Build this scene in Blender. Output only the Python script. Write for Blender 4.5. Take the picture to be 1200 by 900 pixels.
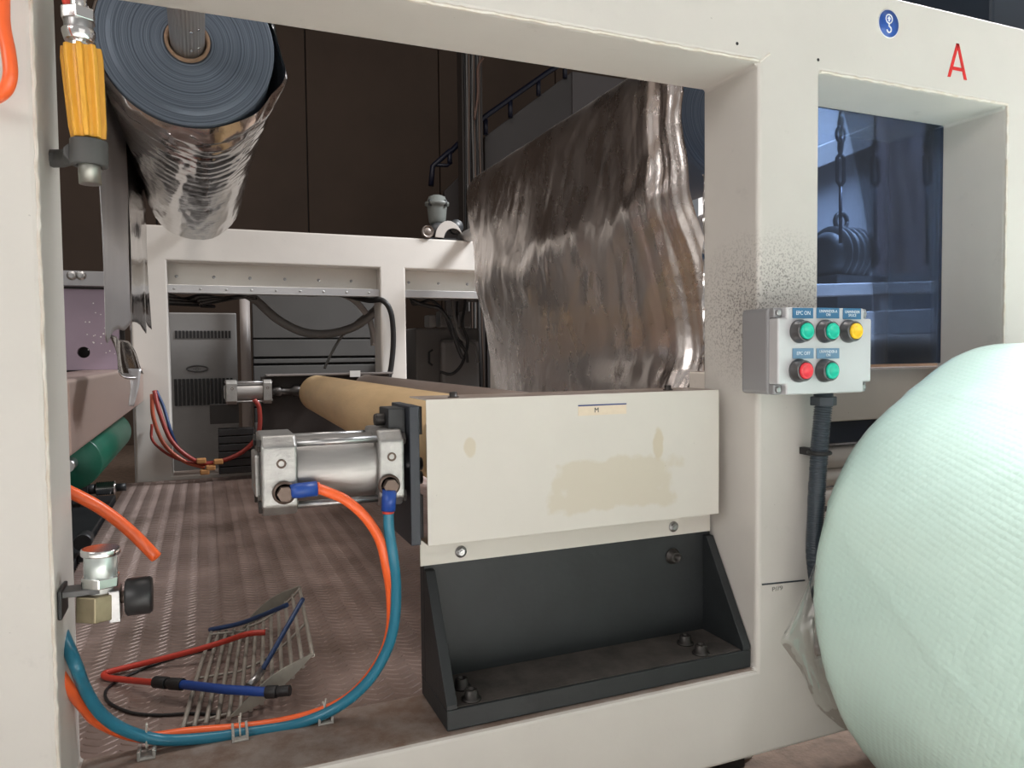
import bpy, bmesh, math, random
import numpy as np
from mathutils import Vector, Matrix, noise
random.seed(4)
C = bpy.context.scene.collection
SC = bpy.context.scene
for o in list(bpy.data.objects): bpy.data.objects.remove(o)
PI = math.pi
V = Vector

# ------------------------------------------------------------------ camera
F, YAW, PIT, ROL = 871.0, .3941, .0416, -.01027
fw = V((math.sin(YAW)*math.cos(PIT), math.cos(YAW)*math.cos(PIT), -math.sin(PIT)))
r0 = V((math.cos(YAW), -math.sin(YAW), 0)); u0 = r0.cross(fw)
rt = r0*math.cos(ROL)+u0*math.sin(ROL); up = -r0*math.sin(ROL)+u0*math.cos(ROL)
CAM = V((0, -.8, .67))
cd = bpy.data.cameras.new('camera'); cam = bpy.data.objects.new('camera', cd); C.objects.link(cam)
cd.sensor_width = 36; cd.lens = F/1200*36; cd.clip_start = .02; cd.clip_end = 60
m = Matrix.Identity(4)
for i in range(3):
    m[i][0] = rt[i]; m[i][1] = up[i]; m[i][2] = -fw[i]; m[i][3] = CAM[i]
cam.matrix_world = m
SC.camera = cam

def at(a, b, x=None, y=None, z=None):
    """world point of the surface x=, y= or z= that stands at picture point (a, b) of 1200 x 900"""
    d = rt*((a-600)/F)-up*((b-450)/F)+fw
    i, v = (0, x) if x is not None else (1, y) if y is not None else (2, z)
    return CAM+d*((v-CAM[i])/d[i])

# ------------------------------------------------------------------ light
SC.view_settings.view_transform = 'Standard'; SC.view_settings.look = 'None'
SC.view_settings.gamma = 1; SC.view_settings.exposure = -0.2
w = bpy.data.worlds.new('hall'); SC.world = w; w.use_nodes = True
w.node_tree.nodes['Background'].inputs[0].default_value = (1, .965, .94, 1)
w.node_tree.nodes['Background'].inputs[1].default_value = .46

def area(name, loc, target, sx, sy, e, col=(1, 1, 1)):
    l = bpy.data.lights.new(name, 'AREA'); l.shape = 'RECTANGLE'; l.size = sx; l.size_y = sy
    l.energy = e; l.color = col
    o = bpy.data.objects.new(name, l); C.objects.link(o); o.location = loc
    o.rotation_euler = (V(target)-V(loc)).to_track_quat('-Z', 'Y').to_euler(); return o
area('hall_door_daylight', (1.9, -3.6, .85), (.8, 0, .75), 3.0, 1.5, 14, (1, .965, .93))
area('added_floor_bounce_light', (1.0, -2.3, 3.3), (1.0, -2.1, 0), 3.4, 1.6, 190, (1, .985, .97)).data.spread = math.radians(50)  # added unseen source, kept on the floor so its bounce lights the soffits
area('added_roll_top_light', (1.75, -.95, 3.2), (1.4, -.75, 0), .8, .6, 24, (.96, .98, 1)).data.spread = math.radians(38)  # added narrow source, unseen, brightens the top of the wrapped roll
area('left_aisle_lamp', (-2.4, -2.0, 2.0), (1.2, .1, .8), 1.8, 1.2, 42, (1, .97, .94))
area('bay_lamp', (.25, .55, 3.6), (.25, .7, 0), 1.2, 1.0, 40, (1, .91, .85))
area('added_pane_fill', (3.2, .9, 3.4), (2.4, 1.3, .8), 1.2, 1.0, 190, (.95, .97, 1)).data.spread = math.radians(85)  # added fill, unseen, brightens what stands behind the blue pane
area('added_left_wall_fill', (-1.8, 1.4, 3.4), (-3, 2.4, 1.0), 1.2, 1.0, 20, (1, .92, .86))  # added fill on the left wall, for the draped foil to reflect

# ------------------------------------------------------------------ materials
MATS = {}
def mat(name, col, rough=.5, metal=0., var=0., vs=6., bump=0., bs=60., spec=.5, emit=None, stretch=None, dark=None, rvar=0.):
    if name in MATS: return MATS[name]
    M = bpy.data.materials.new(name); M.use_nodes = True; nt = M.node_tree; N = nt.nodes; L = nt.links
    b = N['Principled BSDF']
    b.inputs['Base Color'].default_value = (*col, 1); b.inputs['Roughness'].default_value = rough
    b.inputs['Metallic'].default_value = metal; b.inputs['Specular IOR Level'].default_value = spec
    tc = N.new('ShaderNodeTexCoord'); src = tc.outputs['Object']
    if stretch:
        mp = N.new('ShaderNodeMapping'); mp.inputs['Scale'].default_value = stretch
        L.new(src, mp.inputs[0]); src = mp.outputs[0]
    if var or dark or rvar:
        n = N.new('ShaderNodeTexNoise'); n.inputs['Scale'].default_value = vs; n.inputs['Detail'].default_value = 6
        n.inputs['Roughness'].default_value = .6
        L.new(src, n.inputs['Vector'])
        rp = N.new('ShaderNodeValToRGB'); L.new(n.outputs['Fac'], rp.inputs[0])
        rp.color_ramp.elements[0].position = .3; rp.color_ramp.elements[1].position = .7
        d = dark if dark else tuple(c*(1-var) for c in col)
        rp.color_ramp.elements[0].color = (*d, 1); rp.color_ramp.elements[1].color = (*col, 1)
        L.new(rp.outputs[0], b.inputs['Base Color'])
        if rvar:
            mr = N.new('ShaderNodeMapRange'); L.new(n.outputs['Fac'], mr.inputs[0])
            mr.inputs[1].default_value = .3; mr.inputs[2].default_value = .7
            mr.inputs[3].default_value = rough-rvar; mr.inputs[4].default_value = rough+rvar
            L.new(mr.outputs[0], b.inputs['Roughness'])
    if bump:
        n2 = N.new('ShaderNodeTexNoise'); n2.inputs['Scale'].default_value = bs; n2.inputs['Detail'].default_value = 4
        L.new(src, n2.inputs['Vector'])
        bp = N.new('ShaderNodeBump'); bp.inputs['Strength'].default_value = bump; bp.inputs['Distance'].default_value = .002
        L.new(n2.outputs['Fac'], bp.inputs['Height']); L.new(bp.outputs[0], b.inputs['Normal'])
    if emit: b.inputs['Emission Color'].default_value = (*col, 1); b.inputs['Emission Strength'].default_value = emit
    MATS[name] = M; return M

def srgb(r, g, b):
    return tuple((c/255/12.92 if c/255 <= .04045 else ((c/255+.055)/1.055)**2.4) for c in (r, g, b))

def frame_paint(name, col, dusty=True, smudge=.3, soot=False):
    """cream machine paint: soft mottling, dark handling smudges, brown dust lying on the faces that look up"""
    M = bpy.data.materials.new(name); M.use_nodes = True; nt = M.node_tree; N = nt.nodes; L = nt.links
    b = N['Principled BSDF']; b.inputs['Roughness'].default_value = .42
    tc = N.new('ShaderNodeTexCoord').outputs['Object']
    def noi(s, d=6, r=.6):
        n = N.new('ShaderNodeTexNoise'); n.inputs['Scale'].default_value = s; n.inputs['Detail'].default_value = d
        n.inputs['Roughness'].default_value = r; L.new(tc, n.inputs['Vector']); return n.outputs['Fac']
    def rng(s, a, b_, c, d):
        mr = N.new('ShaderNodeMapRange'); L.new(s, mr.inputs[0])
        for i, v in enumerate((a, b_, c, d)): mr.inputs[i+1].default_value = v
        return mr.outputs[0]
    def mix(f, a, b_):
        mx = N.new('ShaderNodeMix'); mx.data_type = 'RGBA'; L.new(f, mx.inputs[0])
        for s, k in ((a, 6), (b_, 7)):
            if isinstance(s, tuple): mx.inputs[k].default_value = (*s, 1)
            else: L.new(s, mx.inputs[k])
        return mx.outputs[2]
    c = mix(rng(noi(5), .35, .7, 0, 1), tuple(v*.93 for v in col), col)
    c = mix(rng(noi(17, 8, .7), .62, .78, 0, smudge), c, tuple(v*.45 for v in col))
    c = mix(rng(noi(150, 2, .5), .755, .79, 0, .4), c, tuple(v*.4 for v in col))
    if soot:
        g2 = N.new('ShaderNodeNewGeometry'); vd = N.new('ShaderNodeVectorMath'); vd.operation = 'DISTANCE'; L.new(g2.outputs['Position'], vd.inputs[0]); vd.inputs[1].default_value = (.735, .03, .725)
        k = rng(vd.outputs['Value'], .05, .125, 1, 0); sp_ = rng(noi(330, 3, .6), .50, .60, 0, .65)
        m_ = N.new('ShaderNodeMath'); m_.operation = 'MULTIPLY'; L.new(k, m_.inputs[0]); L.new(sp_, m_.inputs[1])
        c = mix(m_.outputs[0], c, (.10, .09, .08))
    if dusty:
        g = N.new('ShaderNodeNewGeometry'); sp = N.new('ShaderNodeSeparateXYZ'); L.new(g.outputs['Normal'], sp.inputs[0])
        upf = rng(sp.outputs[2], .6, .9, 0, 1)
        nn = rng(noi(22, 8, .75), .38, .62, .72, 1)
        mu = N.new('ShaderNodeMath'); mu.operation = 'MULTIPLY'; L.new(upf, mu.inputs[0]); L.new(nn, mu.inputs[1])
        c = mix(mu.outputs[0], c, srgb(122, 102, 90))
    L.new(c, b.inputs['Base Color'])
    bp = N.new('ShaderNodeBump'); bp.inputs['Strength'].default_value = .12; bp.inputs['Distance'].default_value = .001
    L.new(noi(160, 3), bp.inputs['Height']); L.new(bp.outputs[0], b.inputs['Normal'])
    return M

CREAM = (.62, .595, .555)
PAINT = frame_paint('cream machine paint', CREAM, soot=True)
PAINT2 = frame_paint('cream cover paint', (.68, .65, .59), smudge=.12)
BLK = mat('black enamel', (.022, .024, .026), .45, var=.3, vs=20, bump=.1)
BRK = mat('charcoal bracket paint', (.019, .0225, .0245), .5, var=.35, vs=14, bump=.15, bs=120)
STEEL = mat('zinc steel', (.5, .5, .5), .33, 1., var=.3, vs=60)
BOLTM = mat('dark bolt steel', (.06, .055, .052), .45, .7)
RUST = mat('browned steel', (.16, .12, .1), .5, .8)
CHROME = mat('chrome', (.75, .75, .74), .16, 1.)
ALU = mat('cast aluminium', (.43, .425, .41), .42, .85, var=.28, vs=45, bump=.25, bs=300)
ALU2 = mat('drawn aluminium tube', (.46, .445, .43), .46, .9, var=.2, vs=30, bump=.15, bs=200, stretch=(.15, 1, 1))
DARK = mat('dark machine paint', (.03, .028, .027), .5, var=.3, vs=10)
GREYP = mat('mid grey panel paint', (.17, .165, .16), .5, var=.15, vs=5)
RUBBER = mat('black rubber', (.012, .012, .013), .5)
ORANGE = mat('orange polyurethane tube', (.85, .13, .03), .3)
REDT = mat('red polyurethane tube', (.55, .05, .03), .35)
DRED = mat('dull red tube', (.26, .03, .022), .4)
TEAL = mat('blue polyurethane tube', (.02, .17, .26), .3)
BLUE = mat('blue plastic', (.012, .06, .30), .4)
BLUE2 = mat('dark blue tube', (.02, .05, .14), .4)
WIREM = mat('worn grey wire', (.42, .39, .34), .5, .2, var=.35, vs=50)
WHITEP = mat('white plastic', (.75, .75, .73), .5)

# ------------------------------------------------------------------ helpers
ORG = {}
def tag(o, label=None, cat=None, group=None, kind=None):
    if label: o['label'] = label
    if cat: o['category'] = cat
    if group: o['group'] = group
    if kind: o['kind'] = kind
    return o
def thing(name, loc, label, cat, group=None, kind=None):
    o = bpy.data.objects.new(name, None); C.objects.link(o); o.location = loc; o.empty_display_size = .05
    ORG[o.name] = V(loc); return tag(o, label, cat, group, kind)

def catmull(pts, n=8):
    pts = [V(p) for p in pts]
    if len(pts) < 3: return pts
    P = [pts[0]*2-pts[1]]+pts+[pts[-1]*2-pts[-2]]; out = []
    for i in range(1, len(P)-2):
        a, b, c, d = P[i-1:i+3]
        for k in range(n):
            t = k/n
            out.append(.5*((2*b)+(-a+c)*t+(2*a-5*b+4*c-d)*t*t+(-a+3*b-3*c+d)*t**3))
    out.append(pts[-1]); return out

class MB:
    def __init__(s): s.b = bmesh.new()
    def face(s, vs):
        try: return s.b.faces.new(vs)
        except ValueError: return None
    def box(s, x0, x1, y0, y1, z0, z1):
        v = [s.b.verts.new(p) for p in ((x0, y0, z0), (x1, y0, z0), (x1, y1, z0), (x0, y1, z0), (x0, y0, z1), (x1, y0, z1), (x1, y1, z1), (x0, y1, z1))]
        for f in ((3, 2, 1, 0), (4, 5, 6, 7), (0, 1, 5, 4), (1, 2, 6, 5), (2, 3, 7, 6), (3, 0, 4, 7)): s.face([v[i] for i in f])
        return s
    def tube(s, pts, r, n=12, caps=True, smooth=0):
        pts = catmull(pts, smooth) if smooth else [V(p) for p in pts]
        N = len(pts); rs = r if hasattr(r, '__len__') else [r]*N
        if len(rs) != N: rs = [rs[min(len(rs)-1, int(i/(N-1)*(len(rs)-1)+.5))] for i in range(N)]
        prev = None; rings = []
        for i, p in enumerate(pts):
            t = (pts[min(i+1, N-1)]-pts[max(i-1, 0)])
            t = t.normalized() if t.length > 1e-9 else V((0, 0, 1))
            if prev is None:
                a = V((0, 0, 1)) if abs(t.z) < .9 else V((1, 0, 0)); prev = (a-t*a.dot(t)).normalized()
            else:
                prev = (prev-t*prev.dot(t)); prev = prev.normalized() if prev.length > 1e-6 else t.orthogonal().normalized()
            q = t.cross(prev)
            rings.append([s.b.verts.new(p+(prev*math.cos(2*PI*k/n+PI/n)+q*math.sin(2*PI*k/n+PI/n))*rs[i]) for k in range(n)])
        for i in range(N-1):
            for k in range(n):
                f = s.face([rings[i][k], rings[i][(k+1) % n], rings[i+1][(k+1) % n], rings[i+1][k]])
                if f: f.smooth = n > 6
        if caps: s.face(rings[0][::-1]); s.face(rings[-1])
        return s
    def cyl(s, a, b, r, n=20, r2=None): return s.tube([a, b], [r, r if r2 is None else r2], n)
    def lathe(s, o, ax, prof, n=32, closed=False):
        """prof: list of (distance along axis, radius)"""
        o = V(o); ax = V(ax).normalized(); return s.tube([o+ax*(d+i*1e-7) for i, (d, _) in enumerate(prof)], [q for _, q in prof], n) if False else s._lathe(o, ax, prof, n, closed)
    def _lathe(s, o, ax, prof, n, closed):
        a = V((0, 0, 1)) if abs(ax.z) < .9 else V((1, 0, 0)); p = (a-ax*a.dot(ax)).normalized(); q = ax.cross(p); R = []
        for d, r in prof:
            if r < 1e-6: R.append([s.b.verts.new(o+ax*d)]*n)
            else: R.append([s.b.verts.new(o+ax*d+(p*math.cos(2*PI*k/n)+q*math.sin(2*PI*k/n))*r) for k in range(n)])
        rng = range(len(prof)) if closed else range(len(prof)-1)
        for i in rng:
            A, B = R[i], R[(i+1) % len(prof)]
            for k in range(n):
                vs = []
                for v in (A[k], A[(k+1) % n], B[(k+1) % n], B[k]):
                    if v not in vs: vs.append(v)
                if len(vs) > 2:
                    f = s.face(vs)
                    if f: f.smooth = True
        return s
    def prism(s, poly, ax, a0, a1):
        """poly: 2-D outline; ax: axis it is extruded along"""
        def mk(u, v, a): return {'x': (a, u, v), 'y': (u, a, v), 'z': (u, v, a)}[ax]
        A = [s.b.verts.new(mk(u, v, a0)) for u, v in poly]; B = [s.b.verts.new(mk(u, v, a1)) for u, v in poly]
        n = len(poly); s.face(A[::-1]); s.face(B)
        for i in range(n): s.face([A[i], A[(i+1) % n], B[(i+1) % n], B[i]])
        return s
    def grid(s, fn, nu, nv, smooth=True):
        R = [[s.b.verts.new(fn(i/(nu-1), j/(nv-1))) for j in range(nv)] for i in range(nu)]
        for i in range(nu-1):
            for j in range(nv-1):
                f = s.face([R[i][j], R[i+1][j], R[i+1][j+1], R[i][j+1]])
                if f: f.smooth = smooth
        return s
    def hexb(s, a, b, r): return s.tube([a, b], r, 6)
    def build(s, name, m, parent=None, bevel=0, seg=2, ang=35, solid=0, normals=True):
        if normals: bmesh.ops.recalc_face_normals(s.b, faces=s.b.faces)
        off = ORG.get(parent.name, V((0, 0, 0))) if parent else V((0, 0, 0))
        if parent: bmesh.ops.translate(s.b, verts=s.b.verts, vec=-off)
        me = bpy.data.meshes.new(name); s.b.to_mesh(me); s.b.free()
        me.materials.append(m); o = bpy.data.objects.new(name, me); C.objects.link(o)
        if parent: o.parent = parent; ORG[o.name] = off
        else: ORG[o.name] = V((0, 0, 0))
        if solid:
            d = o.modifiers.new('thickness', 'SOLIDIFY'); d.thickness = solid; d.offset = 0
        if bevel:
            d = o.modifiers.new('bevel', 'BEVEL'); d.width = bevel; d.segments = seg; d.limit_method = 'ANGLE'; d.angle_limit = math.radians(ang)
            d.harden_normals = False
        return o
def box(name, m, parent, x0, x1, y0, y1, z0, z1, bevel=.001, seg=2):
    return MB().box(x0, x1, y0, y1, z0, z1).build(name, m, parent, bevel, seg)
def text(name, s, size, loc, m, parent, rot=(PI/2, 0, 0), sx=1., depth=.0003):
    cu = bpy.data.curves.new(name, 'FONT'); cu.body = s; cu.size = size; cu.align_x = 'CENTER'; cu.align_y = 'CENTER'; cu.extrude = depth
    cu.resolution_u = 2; cu.space_line = .85
    t = bpy.data.objects.new(name, cu); C.objects.link(t)
    bpy.context.view_layer.update()
    me = bpy.data.meshes.new_from_object(t.evaluated_get(bpy.context.evaluated_depsgraph_get()))
    bpy.data.objects.remove(t); me.materials.clear(); me.materials.append(m)
    o = bpy.data.objects.new(name, me); C.objects.link(o); o.parent = parent
    o.location = V(loc)-ORG[parent.name]; o.rotation_euler = rot; o.scale = (sx, 1, 1); return o
def link(mesh, name, parent, loc, rot=(0, 0, 0), scale=(1, 1, 1)):
    o = bpy.data.objects.new(name, mesh); C.objects.link(o)
    if parent: o.parent = parent; o.location = V(loc)-ORG[parent.name]
    else: o.location = loc
    o.rotation_euler = rot; o.scale = scale; return o
def holed(xs, zs, holes, y0, y1):
    """a slab between y0 and y1 over the grid xs, zs; holes lists the empty cells (i, j)"""
    s = MB(); A = {}
    def v(i, j, k):
        if (i, j, k) not in A: A[(i, j, k)] = s.b.verts.new((xs[i], (y0, y1)[k], zs[j]))
        return A[(i, j, k)]
    sol = lambda i, j: 0 <= i < len(xs)-1 and 0 <= j < len(zs)-1 and (i, j) not in holes
    for i in range(len(xs)-1):
        for j in range(len(zs)-1):
            if not sol(i, j): continue
            for k in (0, 1): s.face([v(i, j, k), v(i+1, j, k), v(i+1, j+1, k), v(i, j+1, k)])
            if not sol(i-1, j): s.face([v(i, j, 0), v(i, j+1, 0), v(i, j+1, 1), v(i, j, 1)])
            if not sol(i+1, j): s.face([v(i+1, j, 0), v(i+1, j+1, 0), v(i+1, j+1, 1), v(i+1, j, 1)])
            if not sol(i, j-1): s.face([v(i, j, 0), v(i+1, j, 0), v(i+1, j, 1), v(i, j, 1)])
            if not sol(i, j+1): s.face([v(i, j+1, 0), v(i+1, j+1, 0), v(i+1, j+1, 1), v(i, j+1, 1)])
    return s
def cap_screw_mesh(name, r=.006, h=.008, m=BOLTM):
    """socket-head screw, axis +z, base at 0"""
    s = MB(); s.lathe((0, 0, 0), (0, 0, 1), [(0, 0), (0, r*1.45), (.0015, r*1.45), (.0015, r), (h, r), (h+.0005, r*.9), (h+.0005, r*.52), (h-.003, r*.5), (h-.003, 0)], 16)
    o = s.build(name, m); me = o.data; bpy.data.objects.remove(o); return me
def hex_bolt_mesh(name, r=.006, h=.005, m=BOLTM):
    s = MB(); s.lathe((0, 0, 0), (0, 0, 1), [(0, 0), (0, r*1.4), (.0012, r*1.4), (.0012, r*.6)], 16)
    s.tube([(0, 0, .001), (0, 0, h*.85), (0, 0, h)], [r, r, r*.85], 6); s.cyl((0, 0, h), (0, 0, h+.002), r*.5, 10)
    o = s.build(name, m); me = o.data; bpy.data.objects.remove(o); return me
RX = (PI/2, 0, 0)     # mesh +z turned to face -y (towards the aisle)
CAPS = cap_screw_mesh('cap screw'); HEXB = hex_bolt_mesh('hex bolt'); HEXS = hex_bolt_mesh('zinc hex bolt', .0055, .004, STEEL)

# ================================================================== SETTING
FLOORM = mat('gritty concrete', srgb(150, 128, 112), .8, var=.45, vs=30, bump=.8, bs=180)
tag(MB().box(-3, 7, -5, 6, -.05, 0).build('floor', FLOORM), kind='structure')
tag(MB().box(-3, 7, -5, -.45, 0, .004).build('added_bounce_floor', mat('pale grey bounce surface', (.72, .70, .67), .5, var=.1, vs=3)), kind='structure')  # added pale sheet out of view, bounces light up onto the frame
wb = tag(MB().box(-3, 7, 5.56, 5.66, 0, 4.6).build('wall_back', DARK), kind='structure')
BROWN = mat('brown wall panel', (.092, .060, .042), .7, var=.2, vs=2)
for k in range(8):
    x0 = -2.55+k*1.13
    box('panel', BROWN, wb, x0, x0+1.12, 5.52, 5.56, 0, 4.6, .004)
tag(MB().box(-3.1, -3, -.2, 5.66, 0, 4.6).build('wall_left', mat('beige wall paint', (.34, .29, .25), .8)), kind='structure')
ce = tag(MB().box(-3.1, 7, .9, 5.66, 4.6, 4.7).build('ceiling', DARK), kind='structure')

# ================================================================== NEAR SIDE FRAME
nf = thing('side_frame', (.4, .06, .109), 'large cream painted steel side frame with two rectangular openings, nearest the aisle', 'machine frame')
xs = [-.42, -.134, .693, .80, 1.189, 1.75]; zs = [.109, .231, 1.054, 1.18]
holed(xs, zs, {(1, 1), (3, 1)}, 0, .12).build('frame_body', PAINT, nf, .006, 3)
for x0 in (-.36, 1.55): box('foot', PAINT, nf, x0, x0+.1, .01, .11, 0, .109, .003)
WELD = mat('painted weld bead', (.72, .69, .64), .4, dark=(.58, .50, .41), vs=38)
def bead(pts, r=.0021):
    p = [V(q) for q in pts]; out = []
    for a, b in zip(p, p[1:]):
        n = int((b-a).length/.008)
        for i in range(n): out.append(a+(b-a)*i/n+V((random.uniform(-1, 1), 0, random.uniform(-1, 1)))*.0007)
    out.append(p[-1]); return MB().tube(out, [r*random.uniform(.8, 1.25) for _ in out], 6).build('weld_bead', WELD, nf)
bead([(-.134, .0015, 1.0555), (.693, .0015, 1.0555)]); bead([(.801, .0015, 1.0555), (1.189, .0015, 1.0555)])
bead([(1.1905, .0015, 1.054), (1.1905, .0015, .45)]); bead([(-.1355, .0015, 1.05), (-.1355, .0015, .235)], .0016)
bead([(.695, .0015, 1.054), (.71, -.0005, 1.066)], .002)
s = MB(); 
for a, b in ((864, 51), (959, 70)):
    p = at(a, b, y=-.0004); MB().cyl(p, p+V((0, .0006, 0)), .0022, 12).build('drilled_hole', RUBBER, nf)
# stickers on the frame
p = at(1041, 28, y=0); st = MB().lathe((p.x, 0, p.z), (0, -1, 0), [(0, 0), (0, .0205), (.0008, .0205), (.0008, 0)], 40).build('hook_sticker', mat('sticker white', (.8, .82, .85), .4), nf)
tag(st, 'round blue lifting point sticker with a white hook')
MB().lathe((p.x, -.0008, p.z), (0, -1, 0), [(0, 0), (0, .0192), (.0003, .0192), (.0003, 0)], 40).build('sticker_disc', mat('sticker blue', srgb(35, 80, 160), .4), st)
SW = mat('sticker white', (.8, .8, .8))
s = MB(); c = V((p.x, -.0013, p.z+.0065))
s.tube([c+V((math.cos(t)*.0062, 0, math.sin(t)*.0062)) for t in np.linspace(0, 2*PI, 25)], .0009, 6)
s.prism([(c.x-.0035, c.z), (c.x, c.z+.0042), (c.x+.0035, c.z), (c.x+.0013, c.z), (c.x+.0013, c.z-.0035), (c.x-.0013, c.z-.0035), (c.x-.0013, c.z)], 'y', -.0016, -.001)
s.tube([c+V((0, 0, -.0062)), c+V((0, 0, -.011))]+[c+V((math.cos(t)*.0042, 0, -.0148+math.sin(t)*.0042)) for t in np.linspace(PI/2, -PI*.95, 16)], .0011, 6)
s.build('hook_symbol', SW, st)
RED = mat('red letter vinyl', srgb(205, 40, 38), .4)
a0, a1, a2 = V((1.054, 0, 1.081)), V((1.072, 0, 1.133)), V((1.090, 0, 1.081))
s = MB()
for q, t in ((a0, a1), (a1, a2)):
    s.prism([(q.x-.003 if q is a0 else q.x-.0027, q.z), (q.x+.003 if q is a0 else q.x+.0027, q.z), (t.x+(.0027 if q is a0 else .003), t.z), (t.x-(.0027 if q is a0 else .003), t.z)], 'y', -.0008, .0002)
s.box(1.061, 1.083, -.0008, .0002, 1.0925, 1.0975)
tag(s.build('letter_sign', RED, nf), 'red letter A stuck to the cream frame')
INK = mat('marker ink', (.03, .04, .05), .6)
s = MB(); q0, q1 = at(893, 685, y=-.0004), at(943, 680, y=-.0004); s.tube([q0, q1], .0011, 6)
s.build('marker_line', INK, nf)
text('marker_writing', 'P//9', .0085, at(911, 690, y=-.0003), mat('faint pencil', (.2, .2, .18), .6), nf, sx=1.5)

# ================================================================== FAR SIDE FRAME
ff = thing('side_frame', (.4, 2.26, .109), 'cream side frame standing on the far side of the checker plate platform', 'machine frame')
holed([-.232, -.112, .672, .778, 1.19, 1.6], [.109, .231, 1.02, 1.148], {(1, 1), (3, 1)}, 2.2, 2.32).build('frame_body', PAINT, ff, .006, 3)
for x0, x1 in ((-.112, .672), (.778, 1.19)):
    box('lintel_plate', PAINT2, ff, x0, x1, 2.262, 2.272, .935, 1.02, .001)
    box('rail', mat('extruded aluminium', (.6, .6, .6), .3, .8), ff, x0, x1, 2.215, 2.262, .905, .935, .001)
for x0, x1, zz in ((-.112, .672, .99), (.778, 1.19, .99)):
    x = x0+.03
    while x < x1: link(HEXS, 'bolt', ff, (x, 2.262, zz-.02), RX, (.8,)*3); x += .13
x = -.09
while x < .66: link(HEXS, 'bolt', ff, (x, 2.215, .92), RX, (.6,)*3); x += .09
for x0 in (-.2, 1.4): box('foot', PAINT, ff, x0, x0+.1, 2.21, 2.31, 0, .109, .003)

# ================================================================== PLATFORM with raised tread lugs
pf = thing('checker_plate_platform', (.2, 1.2, 0), 'brownish steel tread plate platform with raised herringbone lugs between the side frames', 'platform')
TREAD = mat('trodden tread plate', srgb(172, 152, 145), .42, .25, var=.45, vs=5, bump=.3, bs=90, dark=srgb(116, 99, 91), rvar=.08)
box('plate', TREAD, pf, -.262, .80, .125, 2.195, .200, .215, .001)
s = MB()
def lug(x, y, a, L=.0125, W=.0024, H=.0012):
    ca, sa = math.cos(a), math.sin(a); z = .2149
    P = [(-L, 0), (-L*.6, -W), (L*.6, -W), (L, 0), (L*.6, W), (-L*.6, W)]
    b = [s.b.verts.new((x+u*ca-v*sa, y+u*sa+v*ca, z)) for u, v in P]
    t = [s.b.verts.new((x+u*.82*ca-v*.5*sa, y+u*.82*sa+v*.5*ca, z+H)) for u, v in P]
    s.face(t)
    for i in range(6): s.face([b[i], b[(i+1) % 6], t[(i+1) % 6], t[i]])
y = .13; j = 0
while y < 2.19:
    x = -.255; i = 0
    while x < .79:
        lug(x, y, math.radians(34 if i % 2 else -34)); x += .0205; i += 1
    y += .0165; j += 1
tag(s.build('tread_lug', TREAD, pf, normals=False), kind='stuff')
for x0 in (-.25, .25, .74): box('support_beam', DARK, pf, x0, x0+.05, .14, 2.18, .0, .200, 0)

# ================================================================== BRACKET, COVER
br = thing('mounting_bracket', (.47, .06, .231), 'black steel angle bracket with triangular gussets and socket screws on the frame sill', 'bracket')
DUSTB = mat('dusty bracket floor', (.085, .072, .064), .75, var=.5, vs=30, bump=.4, bs=90, dark=(.035, .031, .028))
box('base_plate', BRK, br, .251, .691, .010, .118, .2315, .256, .0015)
box('back_plate', BRK, br, .251, .691, .100, .118, .256, .425, .001)
for x0, x1 in ((.251, .264), (.678, .691)):
    MB().prism([(.010, .256), (.010, .262), (.092, .398), (.100, .398), (.100, .256)], 'x', x0, x1).build('gusset', BRK, br, .001)
s = MB(); s.box(.2645, .6775, .014, .0995, .2560, .2568); s.build('dust_film', DUSTB, br)
for a, b, k in ((541, 797, .2568), (559, 819, .2568), (803, 746, .2568), (834, 765, .2568)):
    q = at(a, b+5, z=k+.004); q.y = min(max(q.y, .026), .086); link(CAPS, 'cap_screw', br, (q.x, q.y, k), (0, 0, 0), (1.35, 1.35, 1.5))
q = at(789, 652, y=.098); link(CAPS, 'cap_screw', br, (q.x, .1, q.z), RX, (1.35,)*3)

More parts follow.
